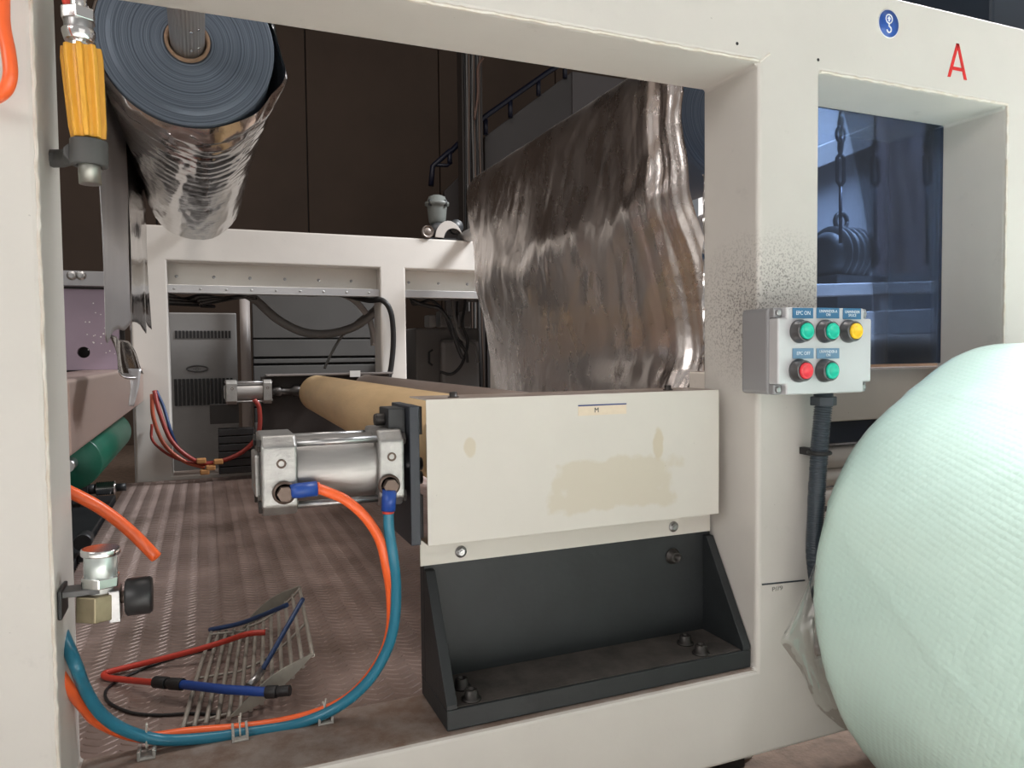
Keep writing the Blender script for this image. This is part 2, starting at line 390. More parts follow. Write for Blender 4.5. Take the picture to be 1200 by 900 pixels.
cv = thing('bearing_cover', (.45, .07, .425), 'cream sheet metal cover box with worn paint and masking tape, above the black bracket', 'cover')
def cover_paint():
    M = frame_paint('worn cream cover paint', (.66, .632, .575), smudge=.10); nt = M.node_tree; N = nt.nodes; L = nt.links
    b = N['Principled BSDF']; old = b.inputs['Base Color'].links[0].from_socket
    tc = N.new('ShaderNodeTexCoord'); sp = N.new('ShaderNodeSeparateXYZ'); L.new(tc.outputs['Object'], sp.inputs[0])
    nz = N.new('ShaderNodeTexNoise'); nz.inputs['Scale'].default_value = 30; nz.inputs['Detail'].default_value = 5; L.new(tc.outputs['Object'], nz.inputs['Vector'])
    cur = old
    def m2(op, a, c):
        q = N.new('ShaderNodeMath'); q.operation = op
        for i, v in ((0, a), (1, c)):
            if isinstance(v, (int, float)): q.inputs[i].default_value = v
            else: L.new(v, q.inputs[i])
        return q.outputs[0]
    # old glue patches: an oblong in the middle, a thumb-like spot to the right, a small one to the left
    for cx, cz, rx, rz, col, k in ((.045, .072, .095, .033, (.56, .50, .38), .6), (.118, .118, .010, .022, (.56, .49, .36), .8), (-.152, .130, .009, .014, (.55, .48, .35), .7)  ):
        dx = m2('DIVIDE', m2('SUBTRACT', sp.outputs[0], cx), rx); dz = m2('DIVIDE', m2('SUBTRACT', sp.outputs[2], cz), rz)
        d = m2('MAXIMUM', m2('ABSOLUTE', dx, 0), m2('ABSOLUTE', dz, 0)) if rx > .02 else m2('SQRT', m2('ADD', m2('MULTIPLY', dx, dx), m2('MULTIPLY', dz, dz)), 0)
        d = m2('ADD', d, m2('MULTIPLY', m2('SUBTRACT', nz.outputs['Fac'], .5), 1.3))
        mr = N.new('ShaderNodeMapRange'); L.new(d, mr.inputs[0]); mr.inputs[1].default_value = .85; mr.inputs[2].default_value = 1.05
        mr.inputs[3].default_value = k; mr.inputs[4].default_value = 0
        mx = N.new('ShaderNodeMix'); mx.data_type = 'RGBA'; L.new(mr.outputs[0], mx.inputs[0]); L.new(cur, mx.inputs[6]); mx.inputs[7].default_value = (*col, 1)
        cur = mx.outputs[2]
    L.new(cur, b.inputs['Base Color']); return M
COVP = cover_paint()
s = MB(); s.box(.243, .668, .050, .052, .4405, .6160); s.box(.243, .668, .052, .128, .6145, .6160); s.box(.6665, .668, .052, .099, .4405, .6145); s.box(.243, .668, .052, .0985, .4405, .442)
s.build('cover_shell', COVP, cv, .0007)
box('flange_strip', PAINT2, cv, .246, .689, .0965, .0995, .4035, .436, .0007)
for a, b in ((540, 643), (789, 616)):
    q = at(a, b, y=.0965); link(HEXS, 'bolt', cv, (q.x, .0965, .4165), RX)
q = at(706, 480, y=.05); tp = box('masking_tape', mat('masking tape', srgb(226, 212, 190), .8, var=.08, vs=80), cv, q.x-.036, q.x+.036, .0496, .05, q.z-.0068, q.z+.0068, 0)
MB().box(q.x-.036, q.x+.036, .0493, .0496, q.z+.0055, q.z+.0072).build('pen_line', mat('blue pen', (.03, .05, .2), .5), tp)
text('pen_mark', 'M', .009, (q.x-.009, .0495, q.z-.0005), INK, tp)
for k in range(14):
    x = .26+k*.03
link(CAPS, 'cap_screw', cv, (.285, .075, .616), (0, 0, 0), (.8,)*3); link(CAPS, 'cap_screw', cv, (.60, .075, .616), (0, 0, 0), (.8,)*3)

mp = thing('flange_plate', (.23, .09, .445), 'black steel flange plate with blocks between the pneumatic cylinder and the cream cover', 'plate')
PLT = mat('blue black plate', (.035, .04, .05), .45, .2, var=.2, vs=20)
box('plate', PLT, mp, .2215, .2335, .046, .135, .444, .609, .0012)
box('upper_block', BLK, mp, .2345, .2425, .066, .118, .573, .607, .001)
box('lower_block', BLK, mp, .2345, .2425, .066, .118, .447, .50, .001)
box('side_block', BLK, mp, .200, .2212, .062, .11, .570, .606, .0015)
s = MB(); s.cyl((.190, .083, .592), (.200, .083, .592), .0075, 20); s.cyl((.188, .083, .592), (.190, .083, .592), .0068, 20); s.build('cap_screw', BOLTM, mp, .0006)
for z in (.525, .508): MB().cyl((.2345, .085, z+.01), (.246, .085, z+.01), .008, 16).build('spacer', BLK, mp)

# ================================================================== PNEUMATIC CYLINDERS
def pneu(ox, oy, oz, label, flip=False, mats=(ALU, ALU2)):
    """square-headed tie rod cylinder, axis x, 0.16 long, centre of the left end at the origin"""
    t = thing('pneumatic_cylinder', (ox, oy, oz), label, 'cylinder', 'air cylinders at the ends of the lower roller')
    h = .0445
    def head(x0, x1, name, nx):
        s = MB(); c = .012
        pr = [(-h+c, -h), (h-c, -h), (h, -h+c), (h, h-c), (h-c, h), (-h+c, h), (-h, h-c), (-h, -h+c)]
        s.prism([(oy+a, oz+b) for a, b in pr], 'x', ox+x0, ox+x1); o = s.build(name, mats[0], t, .003, 3)
        for a in (-1, 1):
            for b in (-1, 1):
                y, z = oy+a*.0335, oz+b*.0335
                MB().hexb((ox+(x0-.003 if nx < 0 else x1-.001), y, z), (ox+(x0+.001 if nx < 0 else x1+.003), y, z), .0075).build('tie_rod_nut', BOLTM, o)
        return o
    a = head(0, .038, 'end_head', -1)
    box('end_cap', mats[0], a, ox-.006, ox, oy-.03, oy+.03, oz-.024, oz+.024, .003)
    b = head(.128, .158, 'rod_head', 1)
    MB().lathe((ox+.036, oy, oz), (1, 0, 0), [(0, 0), (0, .0385), (.004, .0392), (.089, .0392), (.094, .0385), (.094, 0)], 48).build('barrel', mats[1], t)
    for u in (-1, 1):
        for v in (-1, 1): MB().cyl((ox+.03, oy+u*.0345, oz+v*.0345), (ox+.135, oy+u*.0345, oz+v*.0345), .0042, 12).build('tie_rod', STEEL, t)
    MB().cyl((ox+.157, oy, oz), (ox+.166, oy, oz), .016, 20).build('piston_rod', CHROME, t)
    for x in (.021, .143):
        s = MB(); s.lathe((ox+x, oy-h, oz+.014), (0, -1, 0), [(-.002, 0), (-.002, .0052), (.0008, .0052), (.0008, .0032), (-.001, .003), (-.001, 0)], 18); s.build('cushion_screw', RUST, t)
    return t
CX, CY, CZ = .0555, .085, .538
pc = pneu(CX, CY, CZ, 'grey aluminium air cylinder with four tie rods, in front beside the cream cover')
yf = CY-.0445
# fittings on the near cylinder
q = at(334, 579, y=yf-.01); ft = None
s = MB(); s.lathe((q.x, yf, q.z), (0, -1, 0), [(0, 0), (0, .0125), (.004, .0125), (.005, .010)], 24); s.hexb((q.x, yf-.004, q.z), (q.x, yf-.014, q.z), .0085); s.build('banjo_bolt', RUST, pc)
s = MB(); qa = V((q.x+.006, yf-.008, q.z+.002)); qb = V((q.x+.034, yf-.008, q.z+.003)); s.tube([qa, qa*.75+qb*.25, qb], [.0075, .0082, .0082], 20); s.build('blue_elbow', BLUE, pc)
MB().cyl(qb, qb+V((.003, 0, 0)), .0068, 20).build('release_ring', ORANGE, pc)
q2 = at(458, 570, y=yf-.01)
s = MB(); s.lathe((q2.x, yf, q2.z), (0, -1, 0), [(0, 0), (0, .0125), (.004, .0125), (.005, .010)], 24); s.hexb((q2.x, yf-.004, q2.z), (q2.x, yf-.014, q2.z), .0085); s.build('banjo_bolt', RUST, pc)
qc = V((q2.x-.001, yf-.008, q2.z-.004)); qd = V((q2.x-.003, yf-.008, q2.z-.028))
s = MB(); s.tube([qc, qd], .0082, 20); s.build('blue_elbow', BLUE, pc)
MB().cyl(qd, qd-V((0, 0, .003)), .0068, 20).build('release_ring', REDT, pc)
fc = pneu(.075, 2.10, .538, 'small looking air cylinder at the far end, before the far side frame')
s = MB(); s.box(.02, .12, 2.14, 2.199, .42, .49); tag(s.build('far_bracket', DARK, fc), 'dark bracket')

# ================================================================== LOWER ROLLERS
WOOD = mat('tan rubber covering', srgb(216, 186, 142), .55, var=.16, vs=9, bump=.25, bs=150, stretch=(3, .6, 3))
def roller(name, a, b, r, m, label, cat='roller', group=None, jr=.015, ext=.06):
    a, b = V(a), V(b); d = (b-a).normalized(); t = thing(name, a, label, cat, group)
    MB().lathe(a, d, [(0, 0), (0, r-.003), (.003, r), ((b-a).length-.003, r), ((b-a).length, r-.003), ((b-a).length, 0)], 64).build('roller_face', m, t)
    for p, q in ((a-d*ext, a), (b, b+d*ext)): MB().cyl(p, q, jr, 16).build('journal', STEEL, t)
    return t
roller('nip_roller', (.337, .185, .543), (.395, 2.05, .527), .067, WOOD, 'tan rubber covered roller running back beneath the foil')
roller('guide_roller', (.455, .19, .562), (.58, 2.05, .545), .048, mat('grey roller rubber', srgb(136, 122, 114), .5, var=.12, vs=10, bump=.2, bs=150), 'grey roller running back just behind the tan roller')

# ================================================================== FILM
def ring_mat():
    M = bpy.data.materials.new('wound film edge'); M.use_nodes = True; nt = M.node_tree; N = nt.nodes; L = nt.links; b = N['Principled BSDF']
    b.inputs['Roughness'].default_value = .42; b.inputs['Metallic'].default_value = .35
    tc = N.new('ShaderNodeTexCoord'); sp = N.new('ShaderNodeSeparateXYZ'); L.new(tc.outputs['Object'], sp.inputs[0])
    cb = N.new('ShaderNodeCombineXYZ'); L.new(sp.outputs[0], cb.inputs[0]); L.new(sp.outputs[2], cb.inputs[2])
    ln = N.new('ShaderNodeVectorMath'); ln.operation = 'LENGTH'; L.new(cb.outputs[0], ln.inputs[0])
    ml = N.new('ShaderNodeMath'); ml.operation = 'MULTIPLY'; ml.inputs[1].default_value = 420; L.new(ln.outputs['Value'], ml.inputs[0])
    n = N.new('ShaderNodeTexNoise'); n.noise_dimensions = '1D'; n.inputs['Scale'].default_value = 1; n.inputs['Detail'].default_value = 5; L.new(ml.outputs[0], n.inputs['W'])
    rp = N.new('ShaderNodeValToRGB'); rp.color_ramp.elements[0].position = .3; rp.color_ramp.elements[1].position = .72
    rp.color_ramp.elements[0].color = (.05, .066, .09, 1); rp.color_ramp.elements[1].color = (.15, .18, .225, 1)
    L.new(n.outputs['Fac'], rp.inputs[0]); L.new(rp.outputs[0], b.inputs['Base Color'])
    bp = N.new('ShaderNodeBump'); bp.inputs['Strength'].default_value = .5; bp.inputs['Distance'].default_value = .001
    L.new(n.outputs['Fac'], bp.inputs['Height']); L.new(bp.outputs[0], b.inputs['Normal']); return M
RING = ring_mat()
FOIL = mat('metallised foil', (.60, .575, .56), .13, 1., bump=.35, bs=45, rvar=.04, vs=8)
FOILM = mat('matt side of foil', (.47, .455, .46), .38, .75, bump=.25, bs=40, stretch=(1, 1, .2))
KRAFT = mat('kraft core', (.30, .19, .12), .7, var=.3, vs=60)
SHAFT = mat('ribbed shaft aluminium', (.55, .54, .53), .5, .9)
def roll(cx, cz, y0, y1, R, label):
    t = thing('film_roll', (cx, y0, cz), label, 'film roll')
    s = MB(); prof = [(.012, .0335)]; r = .0335
    while r < R: prof.append((.0+random.uniform(0, .0012)+(.0025 if r > R*.86 else 0), r)); r += .004
    prof += [(0.003, R), (y1-y0-.003, R), (y1-y0, R-.002), (y1-y0, .0335)]
    s.lathe((cx, y0, cz), (0, 1, 0), prof, 96, True).build('wound_film', RING, t)
    MB().lathe((cx, y0, cz), (0, 1, 0), [(-.004, .0285), (-.004, .0335), (y1-y0+.004, .0335), (y1-y0+.004, .0285)], 48, True).build('core_tube', KRAFT, t)
    return t
def shaft(cx, cz, label):
    t = thing('winding_shaft', (cx, .121, cz), label, 'shaft', 'steel shafts carrying the film rolls')
    s = MB(); n = 60; R = []
    for y in (.121, 2.262):
        R.append([s.b.verts.new((cx+math.cos(2*PI*k/n)*(.0255 if k % 2 else .0242), y, cz+math.sin(2*PI*k/n)*(.0255 if k % 2 else .0242))) for k in range(n)])
    for k in range(n): s.face([R[0][k], R[0][(k+1) % n], R[1][(k+1) % n], R[1][k]])
    s.face(R[0]); s.face(R[1]); s.build('ribbed_tube', SHAFT, t)
    for k, a in enumerate((-1.35, -.9)):
        for y in (.30, .40, .47): 
            MB().cyl((cx+math.cos(a)*.0245, y, cz+math.sin(a)*.0245), (cx+math.cos(a)*.0265, y, cz+math.sin(a)*.0265), .0025, 8).build('rivet', CHROME, t)
    return t
RZ = 1.168
f1 = roll(-.009, RZ, .5, 1.70, .131, 'large roll of metallised film with blue-grey end face, hanging at upper left')
shaft(-.009, RZ, 'ribbed aluminium shaft poking out of the upper left film roll')
f2 = roll(1.052, RZ, .5, 1.70, .143, 'metallised film roll half hidden by the cream post, draped with loose foil')
shaft(1.052, RZ, 'ribbed aluminium shaft through the film roll behind the cream post')
for x in (-.009, 1.052):
    pass
def nz(x, y, z): return noise.noise(V((x, y, z)))
# loose crumpled foil wrapped around roll 1
def wrapfn(u, v):
    th = 2*PI*v; y = .508+u*1.21
    fold = math.exp(-u*7)
    r = .1335+.0045*(1+nz(u*40, math.cos(th)*2, math.sin(th)*2))*fold
    r += .008*fold*(.4+1.1*abs(nz(u*18, math.cos(th)*1.7, math.sin(th)*1.7)))*abs(math.sin(u*78+3.4*nz(math.cos(th)*1.3, math.sin(th)*1.3, 4)+1.5*math.sin(th*2)))
    r += .010*(1-u)**2*max(0, math.cos(th-5.6))+.012*fold*max(0, nz(math.cos(th)*3, math.sin(th)*3, u*6))
    r += .0035*nz(u*5+9, math.cos(th)*2.5, math.sin(th)*2.5)+.0012*nz(u*14, math.cos(th)*9, math.sin(th)*9)
    # slack belly of loose foil under the far half of the roll
    r += .004*u*max(0, -math.sin(th))
    r = .1325+(r-.1325)*(1-math.exp(-u*120)*(.95-.6*max(0, math.cos(th-6.0))**4))
    return (-.009+math.cos(th)*r, y, RZ+math.sin(th)*r)
MB().grid(wrapfn, 260, 240).build('outer_wrap', FOIL, f1, normals=True)
# film tail hanging from the left side of roll 1: wide sheet seen edge on, folded
def tail(y0, y1, x0, ztop, zb, ph, amp=.004, sk=0.):
    def fn(u, v):
        y = y0+(y1-y0)*v; jag = .030*nz(v*3+ph, 1.3, 2)+.005*nz(v*12, ph, 1)
        z1 = zb+jag+sk*v; z = ztop+(z1-ztop)*u
        k = min(1, u*2.5)
        x = x0+amp*k*math.sin(v*9+ph+u*1.5)+.0035*k*nz(v*6, u*2, ph)+.004*u
        return (x, y, z)
    return fn
MB().grid(tail(.50, 1.10, -.146, 1.20, .700, .4, .005, .05), 50, 60).build('film_tail', FOILM, f1, solid=.0008)
MB().grid(tail(1.02, 1.66, -.142, 1.18, .745, 2.1, .006, .02), 50, 60).build('film_tail', FOIL, f1, solid=.0008)
def tail2(u, v):
    p = at(127+(v*22)+u*14+8*u*v, 392+v*8+u*(44+6*math.sin(v*5)), y=.72+.1*v-.12*u); p.x += .004*math.sin(v*7+u*4); return p
s = MB(); s.grid(tail2, 16, 14); tag(s.build('torn_strip', FOIL, f1, solid=.0006), 'torn foil end')
def tail3(u, v):
    p = at(150+16*v*(1-u*.8)+2*u, 432+u*44, y=.66-.02*u); p.x += .003*math.sin(v*6+u*3); return p
MB().grid(tail3, 14, 8).build('torn_strip', FOILM, f1, solid=.0006)

# foil draped from roll 2: profile (x, z) at the near and far edge, crumpled
pn = [(1.05, 1.318), (.95, 1.30), (.885, 1.275), (.852, 1.235), (.845, 1.17), (.850, 1.08), (.858, .98), (.868, .88), (.885, .78), (.898, .70), (.897, .65), (.872, .585), (.86, .50)]
pfar = [(1.05, 1.318), (.96, 1.305), (.895, 1.285), (.862, 1.25), (.850, 1.20), (.858, 1.12), (.872, 1.02), (.888, .92), (.903, .82), (.918, .74), (.930, .66), (.942, .585), (.955, .50)]
def prof(P, u):
    k = u*(len(P)-1); i = min(int(k), len(P)-2); t = k-i
    a = P[max(i-1, 0)]; b = P[i]; c = P[i+1]; d = P[min(i+2, len(P)-1)]
    return [.5*((2*b[j])+(-a[j]+c[j])*t+(2*a[j]-5*b[j]+4*c[j]-d[j])*t*t+(-a[j]+3*b[j]-3*c[j]+d[j])*t**3) for j in (0, 1)]
def sheet(u, v):
    a = prof(pn, u); b = prof(pfar, u); y = .43+1.2*v
    x = a[0]*(1-v)+b[0]*v; z = a[1]*(1-v)+b[1]*v
    on = min(1, max(0, (u-.16)*4)); near = math.exp(-v*6)
    low = min(1, max(0, (u-.55)*5)); 
    w_ = nz(v*12-u*6, u*4, 3.1)*.0050*(1-.8*low)+nz(v*30-u*16, u*10, 8)*.0026*(1-.8*low)+nz(v*60-u*30, u*26, 5)*.0010*(1-.7*low)+nz(v*5-u*1.5, u*2.5, 1)*.012
    w_ += .0030*near*math.sin(v*95+2*nz(u*3, v*3, 5)+u*3)
    w_ += .018*math.exp(-((u-.50-.10*v+.05*nz(v*7, 3, 1)+.03*nz(v*23, 1, 1))/.06)**2)*(.7+.5*nz(v*5, u*6, 9))
    x -= on*w_
    cu = max(0, 1-v/.13); x += .0013*cu*math.sin(v*430+3*nz(u*6, v*9, 2))*min(1, on); x += (.035+.050*min(1, max(0, (u-.38)/.30))-.055*max(0, u-.86)/.14)*cu*cu*min(1, on*1.5)+.004*cu*math.sin(v*140+u*2)
    # the near edge swings towards the lower right as it falls
    return (x, y+.012*near*nz(u*9, 1, 1), z+.002*nz(v*9, u*9, 2))
DRAPE = mat('dull metallised foil', (.66, .61, .585), .28, 1., bump=.42, bs=60, rvar=.08, vs=7, stretch=(1, 1.2, .8))
MB().grid(sheet, 300, 300).build('draped_film', DRAPE, f2)
def flap(u, v):
    x0 = .925+.045*math.sin(PI*min(1, u*1.02))**.8*v; z = 1.02-u*.42
    return (x0+.004*nz(u*12, v*4, 3), .428-.05*v*math.sin(PI*u)+.006*nz(u*9, v*5, 1), z)
MB().grid(flap, 70, 14).build('loose_film_edge', FOIL, f2)

# ================================================================== LEFT SIDE
sb = thing('side_beam', (-.26, 1.4, .508), 'smooth pinkish grey box beam at far left, running back to the far frame', 'beam')
SBM = mat('satin stainless beam', srgb(192, 170, 160), .32, .5, var=.12, vs=6, bump=.1, stretch=(1, .2, 1))
box('beam_body', SBM, sb, -.32, -.2, .58, 2.196, .508, .634, .008, 4)
for yy in (.62,): box('leg', DARK, sb, -.31, -.265, yy, yy+.04, 0, .508, .002)
GREEN = mat('dark green roller', (.008, .10, .062), .35, var=.2, vs=8)
g1 = roller('drive_roller', (-.445, 1.06, .37), (-.445, 2.1, .37), .068, GREEN, 'dark green roller low at the far left, the left one of two', group='green rollers under the side beam')
g2 = roller('drive_roller', (-.305, 1.3, .41), (-.305, 2.12, .41), .068, GREEN, 'dark green roller low at the far left, the right one of two', group='green rollers under the side beam')
pp = thing('perforated_panel', (-.3, 1.62, .634), 'mauve panel with one round hole above the side beam, far left', 'panel')
MAUVE = mat('mauve laminate', srgb(150, 134, 150), .45, var=.12, vs=8, bump=.15, bs=80)
def holeplate():
    s = MB(); p = at(98, 413, y=1.6); n = 32; a = [(-.40, .635), (-.222, .635), (-.214, .862), (-.40, .862)]
    per = []
    for i in range(4):
        for k in range(8):
            t = k/8; q0, q1 = a[i], a[(i+1) % 4]; per.append((q0[0]+(q1[0]-q0[0])*t, q0[1]+(q1[1]-q0[1])*t))
    for y in (1.6, 1.62):
        O = [s.b.verts.new((x, y, z)) for x, z in per]
        I = [s.b.verts.new((p.x+.016*math.cos(math.atan2(z-p.z, x-p.x)), y, p.z+.016*math.sin(math.atan2(z-p.z, x-p.x)))) for x, z in per]
        for k in range(n): s.face([O[k], O[(k+1) % n], I[(k+1) % n], I[k]])
        if y == 1.6: O0, I0 = O, I
    for k in range(n): s.face([O0[k], O0[(k+1) % n], O[(k+1) % n], O[k]]); s.face([I0[k], I0[(k+1) % n], I[(k+1) % n], I[k]])
    return s
holeplate().build('panel_sheet', MAUVE, pp)
s = MB()
for k in range(26):
    q = at(random.uniform(100, 135), random.uniform(348, 420), y=1.599); s.cyl(q, q+V((0, .001, 0)), random.uniform(.001, .0022), 8)
s.build('glue_speck', WHITEP, pp)
box('dark_back', DARK, pp, -.40, -.21, 1.66, 1.68, .60, .90, 0)
al = thing('slotted_rail', (-.3, 1.58, .865), 'small grey metal rail with two bolts above the mauve panel, far left', 'rail')
box('rail_body', mat('grey rail paint', (.32, .32, .33), .4, .5), al, -.42, -.235, 1.57, 1.60, .868, .91, .002)
for a, b in ((84, 323), (95, 323)):
    q = at(a, b, y=1.57); link(HEXS, 'bolt', al, (q.x, 1.57, q.z), RX, (1.6,)*3)

# machine parts seen between the platform edge and the near post
bs_ = thing('bearing_unit', (-.29, 1.2, .2), 'black bearing unit with a knurled steel nut beside the left edge of the platform', 'bearing')
box('housing', BLK, bs_, -.40, -.275, .90, 1.0, .23, .33, .006)
box('base', BLK, bs_, -.42, -.27, .86, 1.9, 0, .225, .003)
q = at(126, 572, y=1.75)
s = MB(); pr = []
for k in range(9): pr += [(k*.006, .019), (k*.006+.003, .021)]
s.lathe((q.x-.03, 1.75, q.z), (1, 0, 0), [(0, 0)]+pr+[(.054, 0)], 28).build('knurled_nut', CHROME, bs_)
MB().cyl((q.x+.024, 1.75, q.z), (q.x+.05, 1.75, q.z), .012, 16).build('spindle', BLK, bs_); s = MB(); s.cyl((q.x-.06, 1.75, q.z), (q.x-.03, 1.75, q.z), .015, 16); s.build('spindle', BLK, bs_)
s = MB(); s.box(q.x-.07, q.x-.05, 1.72, 1.78, .225, q.z+.03); s.build('spindle_post', BLK, bs_)
for a, b in ((98, 634), (103, 655)):
    q = at(a, b, y=1.1); MB().cyl(q+V((0, -.02, 0)), q+V((0, .03, 0)), .018, 18).build('roller_end', BLK, bs_)

# air gun hanging in its clamp
ag = thing('air_gun', (-.1, .02, .85), 'air blow gun with ribbed amber handle hanging in a grey clamp on the left post', 'air gun')
AMB = mat('amber grip plastic', (.78, .40, .05), .3, var=.25, vs=30, stretch=(1, 1, .1))
def P2(a, b): return at(a, b, y=.02)
top, bot = P2(95, 56), P2(104, 163); ax = (bot-top).normalized()
pa = ax.orthogonal().normalized(); pb = ax.cross(pa); n = 48; s = MB(); R = []
Lh = (bot-top).length
for i in range(9):
    t = i/8; R_ = []
    for k in range(n):
        a = 2*PI*k/n; r = (.0158-.0022*t)*(1+.17*(1 if math.cos(8*a) > .1 else -1)); r *= (.93 if i in (0, 8) else 1)
        R_.append(s.b.verts.new(top+ax*Lh*t+(pa*math.cos(a)+pb*math.sin(a))*r))
    R.append(R_)
for i in range(8):
    for k in range(n): s.face([R[i][k], R[i][(k+1) % n], R[i+1][(k+1) % n], R[i+1][k]])
s.face(R[0]); s.face(R[-1]); s.build('ribbed_grip', AMB, ag, .0008)
def frus(pts, m, name): 
    q = [P2(a, b) for a, b, _ in pts]; MB().tube(q, [r for *_, r in pts], 20).build(name, m, ag, .0006)
frus([(93, 58, .0085), (92.6, 48, .0085)], CHROME, 'hose_tail')
frus([(92.6, 49, .0125), (92.4, 40, .0145), (92.2, 36, .0145)], CHROME, 'quick_coupling')
frus([(92.2, 36, .0125), (92, 20, .0125)], STEEL, 'sleeve')
q0, q1 = P2(92, 26), P2(91.5, 12); MB().hexb(q0, q1, .0155).build('hex_nut', CHROME, ag, .0008)
frus([(91.5, 12, .0075), (91, -14, .0075)], CHROME, 'stem')
frus([(80, 8, .004), (74, -12, .004)], REDT, 'red_sleeve')
q0, q1 = P2(103, 164), P2(106, 216); MB().tube([q0, q0*.4+q1*.6, q1], .0098, 20).build('nozzle', mat('grey nozzle', (.30, .30, .27), .35, .8), ag)
CL = mat('grey rubber clamp', (.07, .07, .068), .6)
c = P2(104, 180); s = MB()
s.lathe((c.x, c.y, c.z-.012), (.03, 0, 1), [(0, .0105), (0, .0165), (.024, .0165), (.024, .0105)], 32, True)
s.build('clamp_ring', CL, ag, .001)
s = MB(); s.tube([V((-.1335, .062, c.z+.002)), V((-.124, .058, c.z+.002)), V((-.114, .04, c.z)), V((c.x-.013, c.y, c.z))], [.009, .009, .008, .009], 8); s.build('clamp_arm', CL, ag, .001)
MB().hexb((-.1338, .062, c.z+.002), (-.119, .056, c.z+.002), .006).build('clamp_screw', BOLTM, ag)

# air fitting on the left post
av = thing('air_regulator', (-.1, .03, .42), 'air valve with brass hexagon and black knob, on the left post below the orange tube', 'valve')
BRASS = mat('dull brass', (.34, .29, .19), .4, .8, var=.3, vs=60)
def Q(a, b, y=.03): return at(a, b, y=y)
box('bracket', mat('bracket grey', (.12, .12, .12), .5), av, -.136, -.098, .018, .042, Q(100, 691).z-.003, Q(100, 691).z+.003, .001)
box('bracket_foot', BLK, av, -.1335, -.130, .012, .05, Q(85, 700).z-.016, Q(85, 700).z+.012, .001)
for a, b0, b1, r, m, nm, n in ((118, 642, 650, .0175, CHROME, 'top_cap', 24), (118, 650, 675, .0150, mat('clear bowl', (.55, .6, .58), .2, .6), 'bowl', 24), (118, 674, 686, .0185, CHROME, 'collar', 6), (117, 686, 694, .012, WHITEP, 'thread_seal', 20), (114, 694, 724, .020, BRASS, 'hex_body', 6)):
    q0, q1 = Q(a, b0), Q(a, b1); MB().tube([q0, q1], r, n).build(nm, m, av, .001)
q = Q(134, 705); MB().box(q.x-.004, q.x+.006, .018, .045, q.z-.018, q.z+.014).build('side_port', STEEL, av, .001)
q = Q(140, 700); MB().cyl(q, q+V((.008, 0, 0)), .006, 14).build('knob_stem', RUST, av)
q = Q(147, 700); s = MB(); s.lathe((q.x, .03, q.z), (1, 0, 0), [(0, 0), (0, .016), (.002, .0185), (.022, .0185), (.0245, .0165), (.0245, 0)], 36)
s.build('knob', mat('black knob', (.018, .018, .019), .4), av)

# ================================================================== HOSES
def hose(name, pts, r, m, label, cat='hose', group=None, n=14, sm=8):
    o = MB().tube(pts, r, n, smooth=sm).build(name, m); return tag(o, label, cat, group)
H = lambda a, b, y: at(a, b, y=y)
yo = yf-.008
hose('air_hose', [qb+V((.001, 0, 0)), H(385, 577, yo), H(405, 586, yo-.004), H(428, 606, yo-.005), H(445, 633, yo), H(453, 665, .035), H(458, 700, .05), H(457, 740, .06), H(444, 776, .075), H(415, 812, .088), H(378, 833, .1), H(330, 846, .107), H(280, 853, .112), H(220, 858, .114), H(165, 864, .112), H(118, 848, .1), H(95, 825, .08), H(70, 790, .045), H(40, 740, .127)],
     .0057, ORANGE, 'orange air hose looping from the left end of the front air cylinder')
hose('air_hose', [qd, H(456, 622, yo), H(461, 655, .03), H(464, 690, .04), H(462, 730, .05), H(452, 765, .06), H(430, 800, .07), H(395, 829, .085), H(350, 848, .096), H(300, 857, .1), H(240, 865, .1), H(190, 867, .1), H(150, 857, .09), H(120, 838, .075), H(100, 808, .06), H(85, 770, .04), H(55, 700, .127)],
     .0062, TEAL, 'teal blue air hose hanging down from the right end of the front air cylinder')
for a, b, lab in ((172, 868, 'white cable tie mount on the sill, nearest the left post'), (281, 856, 'white cable tie mount holding the hoses in front of the wire basket'), (380, 838, 'white cable tie mount on the sill, nearest the black bracket')):
    q = H(a, b, .1)
    t = thing('cable_tie_mount', (q.x, .1, .2315), lab, 'cable tie mount')
    s = MB(); s.box(q.x-.009, q.x+.009, .085, .114, .2312, .2335); s.box(q.x-.009, q.x-.006, .085, .114, .2335, .241); s.box(q.x+.006, q.x+.009, .085, .114, .2335, .241); s.build('base', mat('dirty white plastic', (.42, .40, .37), .5), t, .0006)
    cc = V((q.x, .104, q.z+.002)); s = MB(); s.tube([cc+V((0, math.cos(t_)*.0125, math.sin(t_)*.011)) for t_ in np.linspace(0, 2*PI, 24)], .0011, 6); s.tube([cc+V((0, -.009, .008)), cc+V((.001, -.013, .022))], .0011, 6); s.build('tie', mat('natural nylon', (.5, .47, .42), .5), t)
hose('loose_air_tube', [H(40, 558, .145), H(85, 578, .145), H(120, 597, .15), H(152, 622, .155), H(183, 653, .16)], .0068, ORANGE, 'cut off bright orange tube end sticking out behind the left post')
hose('hanging_hose', [H(4, -40, -.02), H(3, 0, -.025), H(4, 30, -.03), H(10, 62, -.035), H(12, 88, -.035), H(6, 106, -.03), H(-10, 116, -.02), H(-30, 118, -.012)], .0057, ORANGE, 'orange hose bent in a loop before the top of the left post')
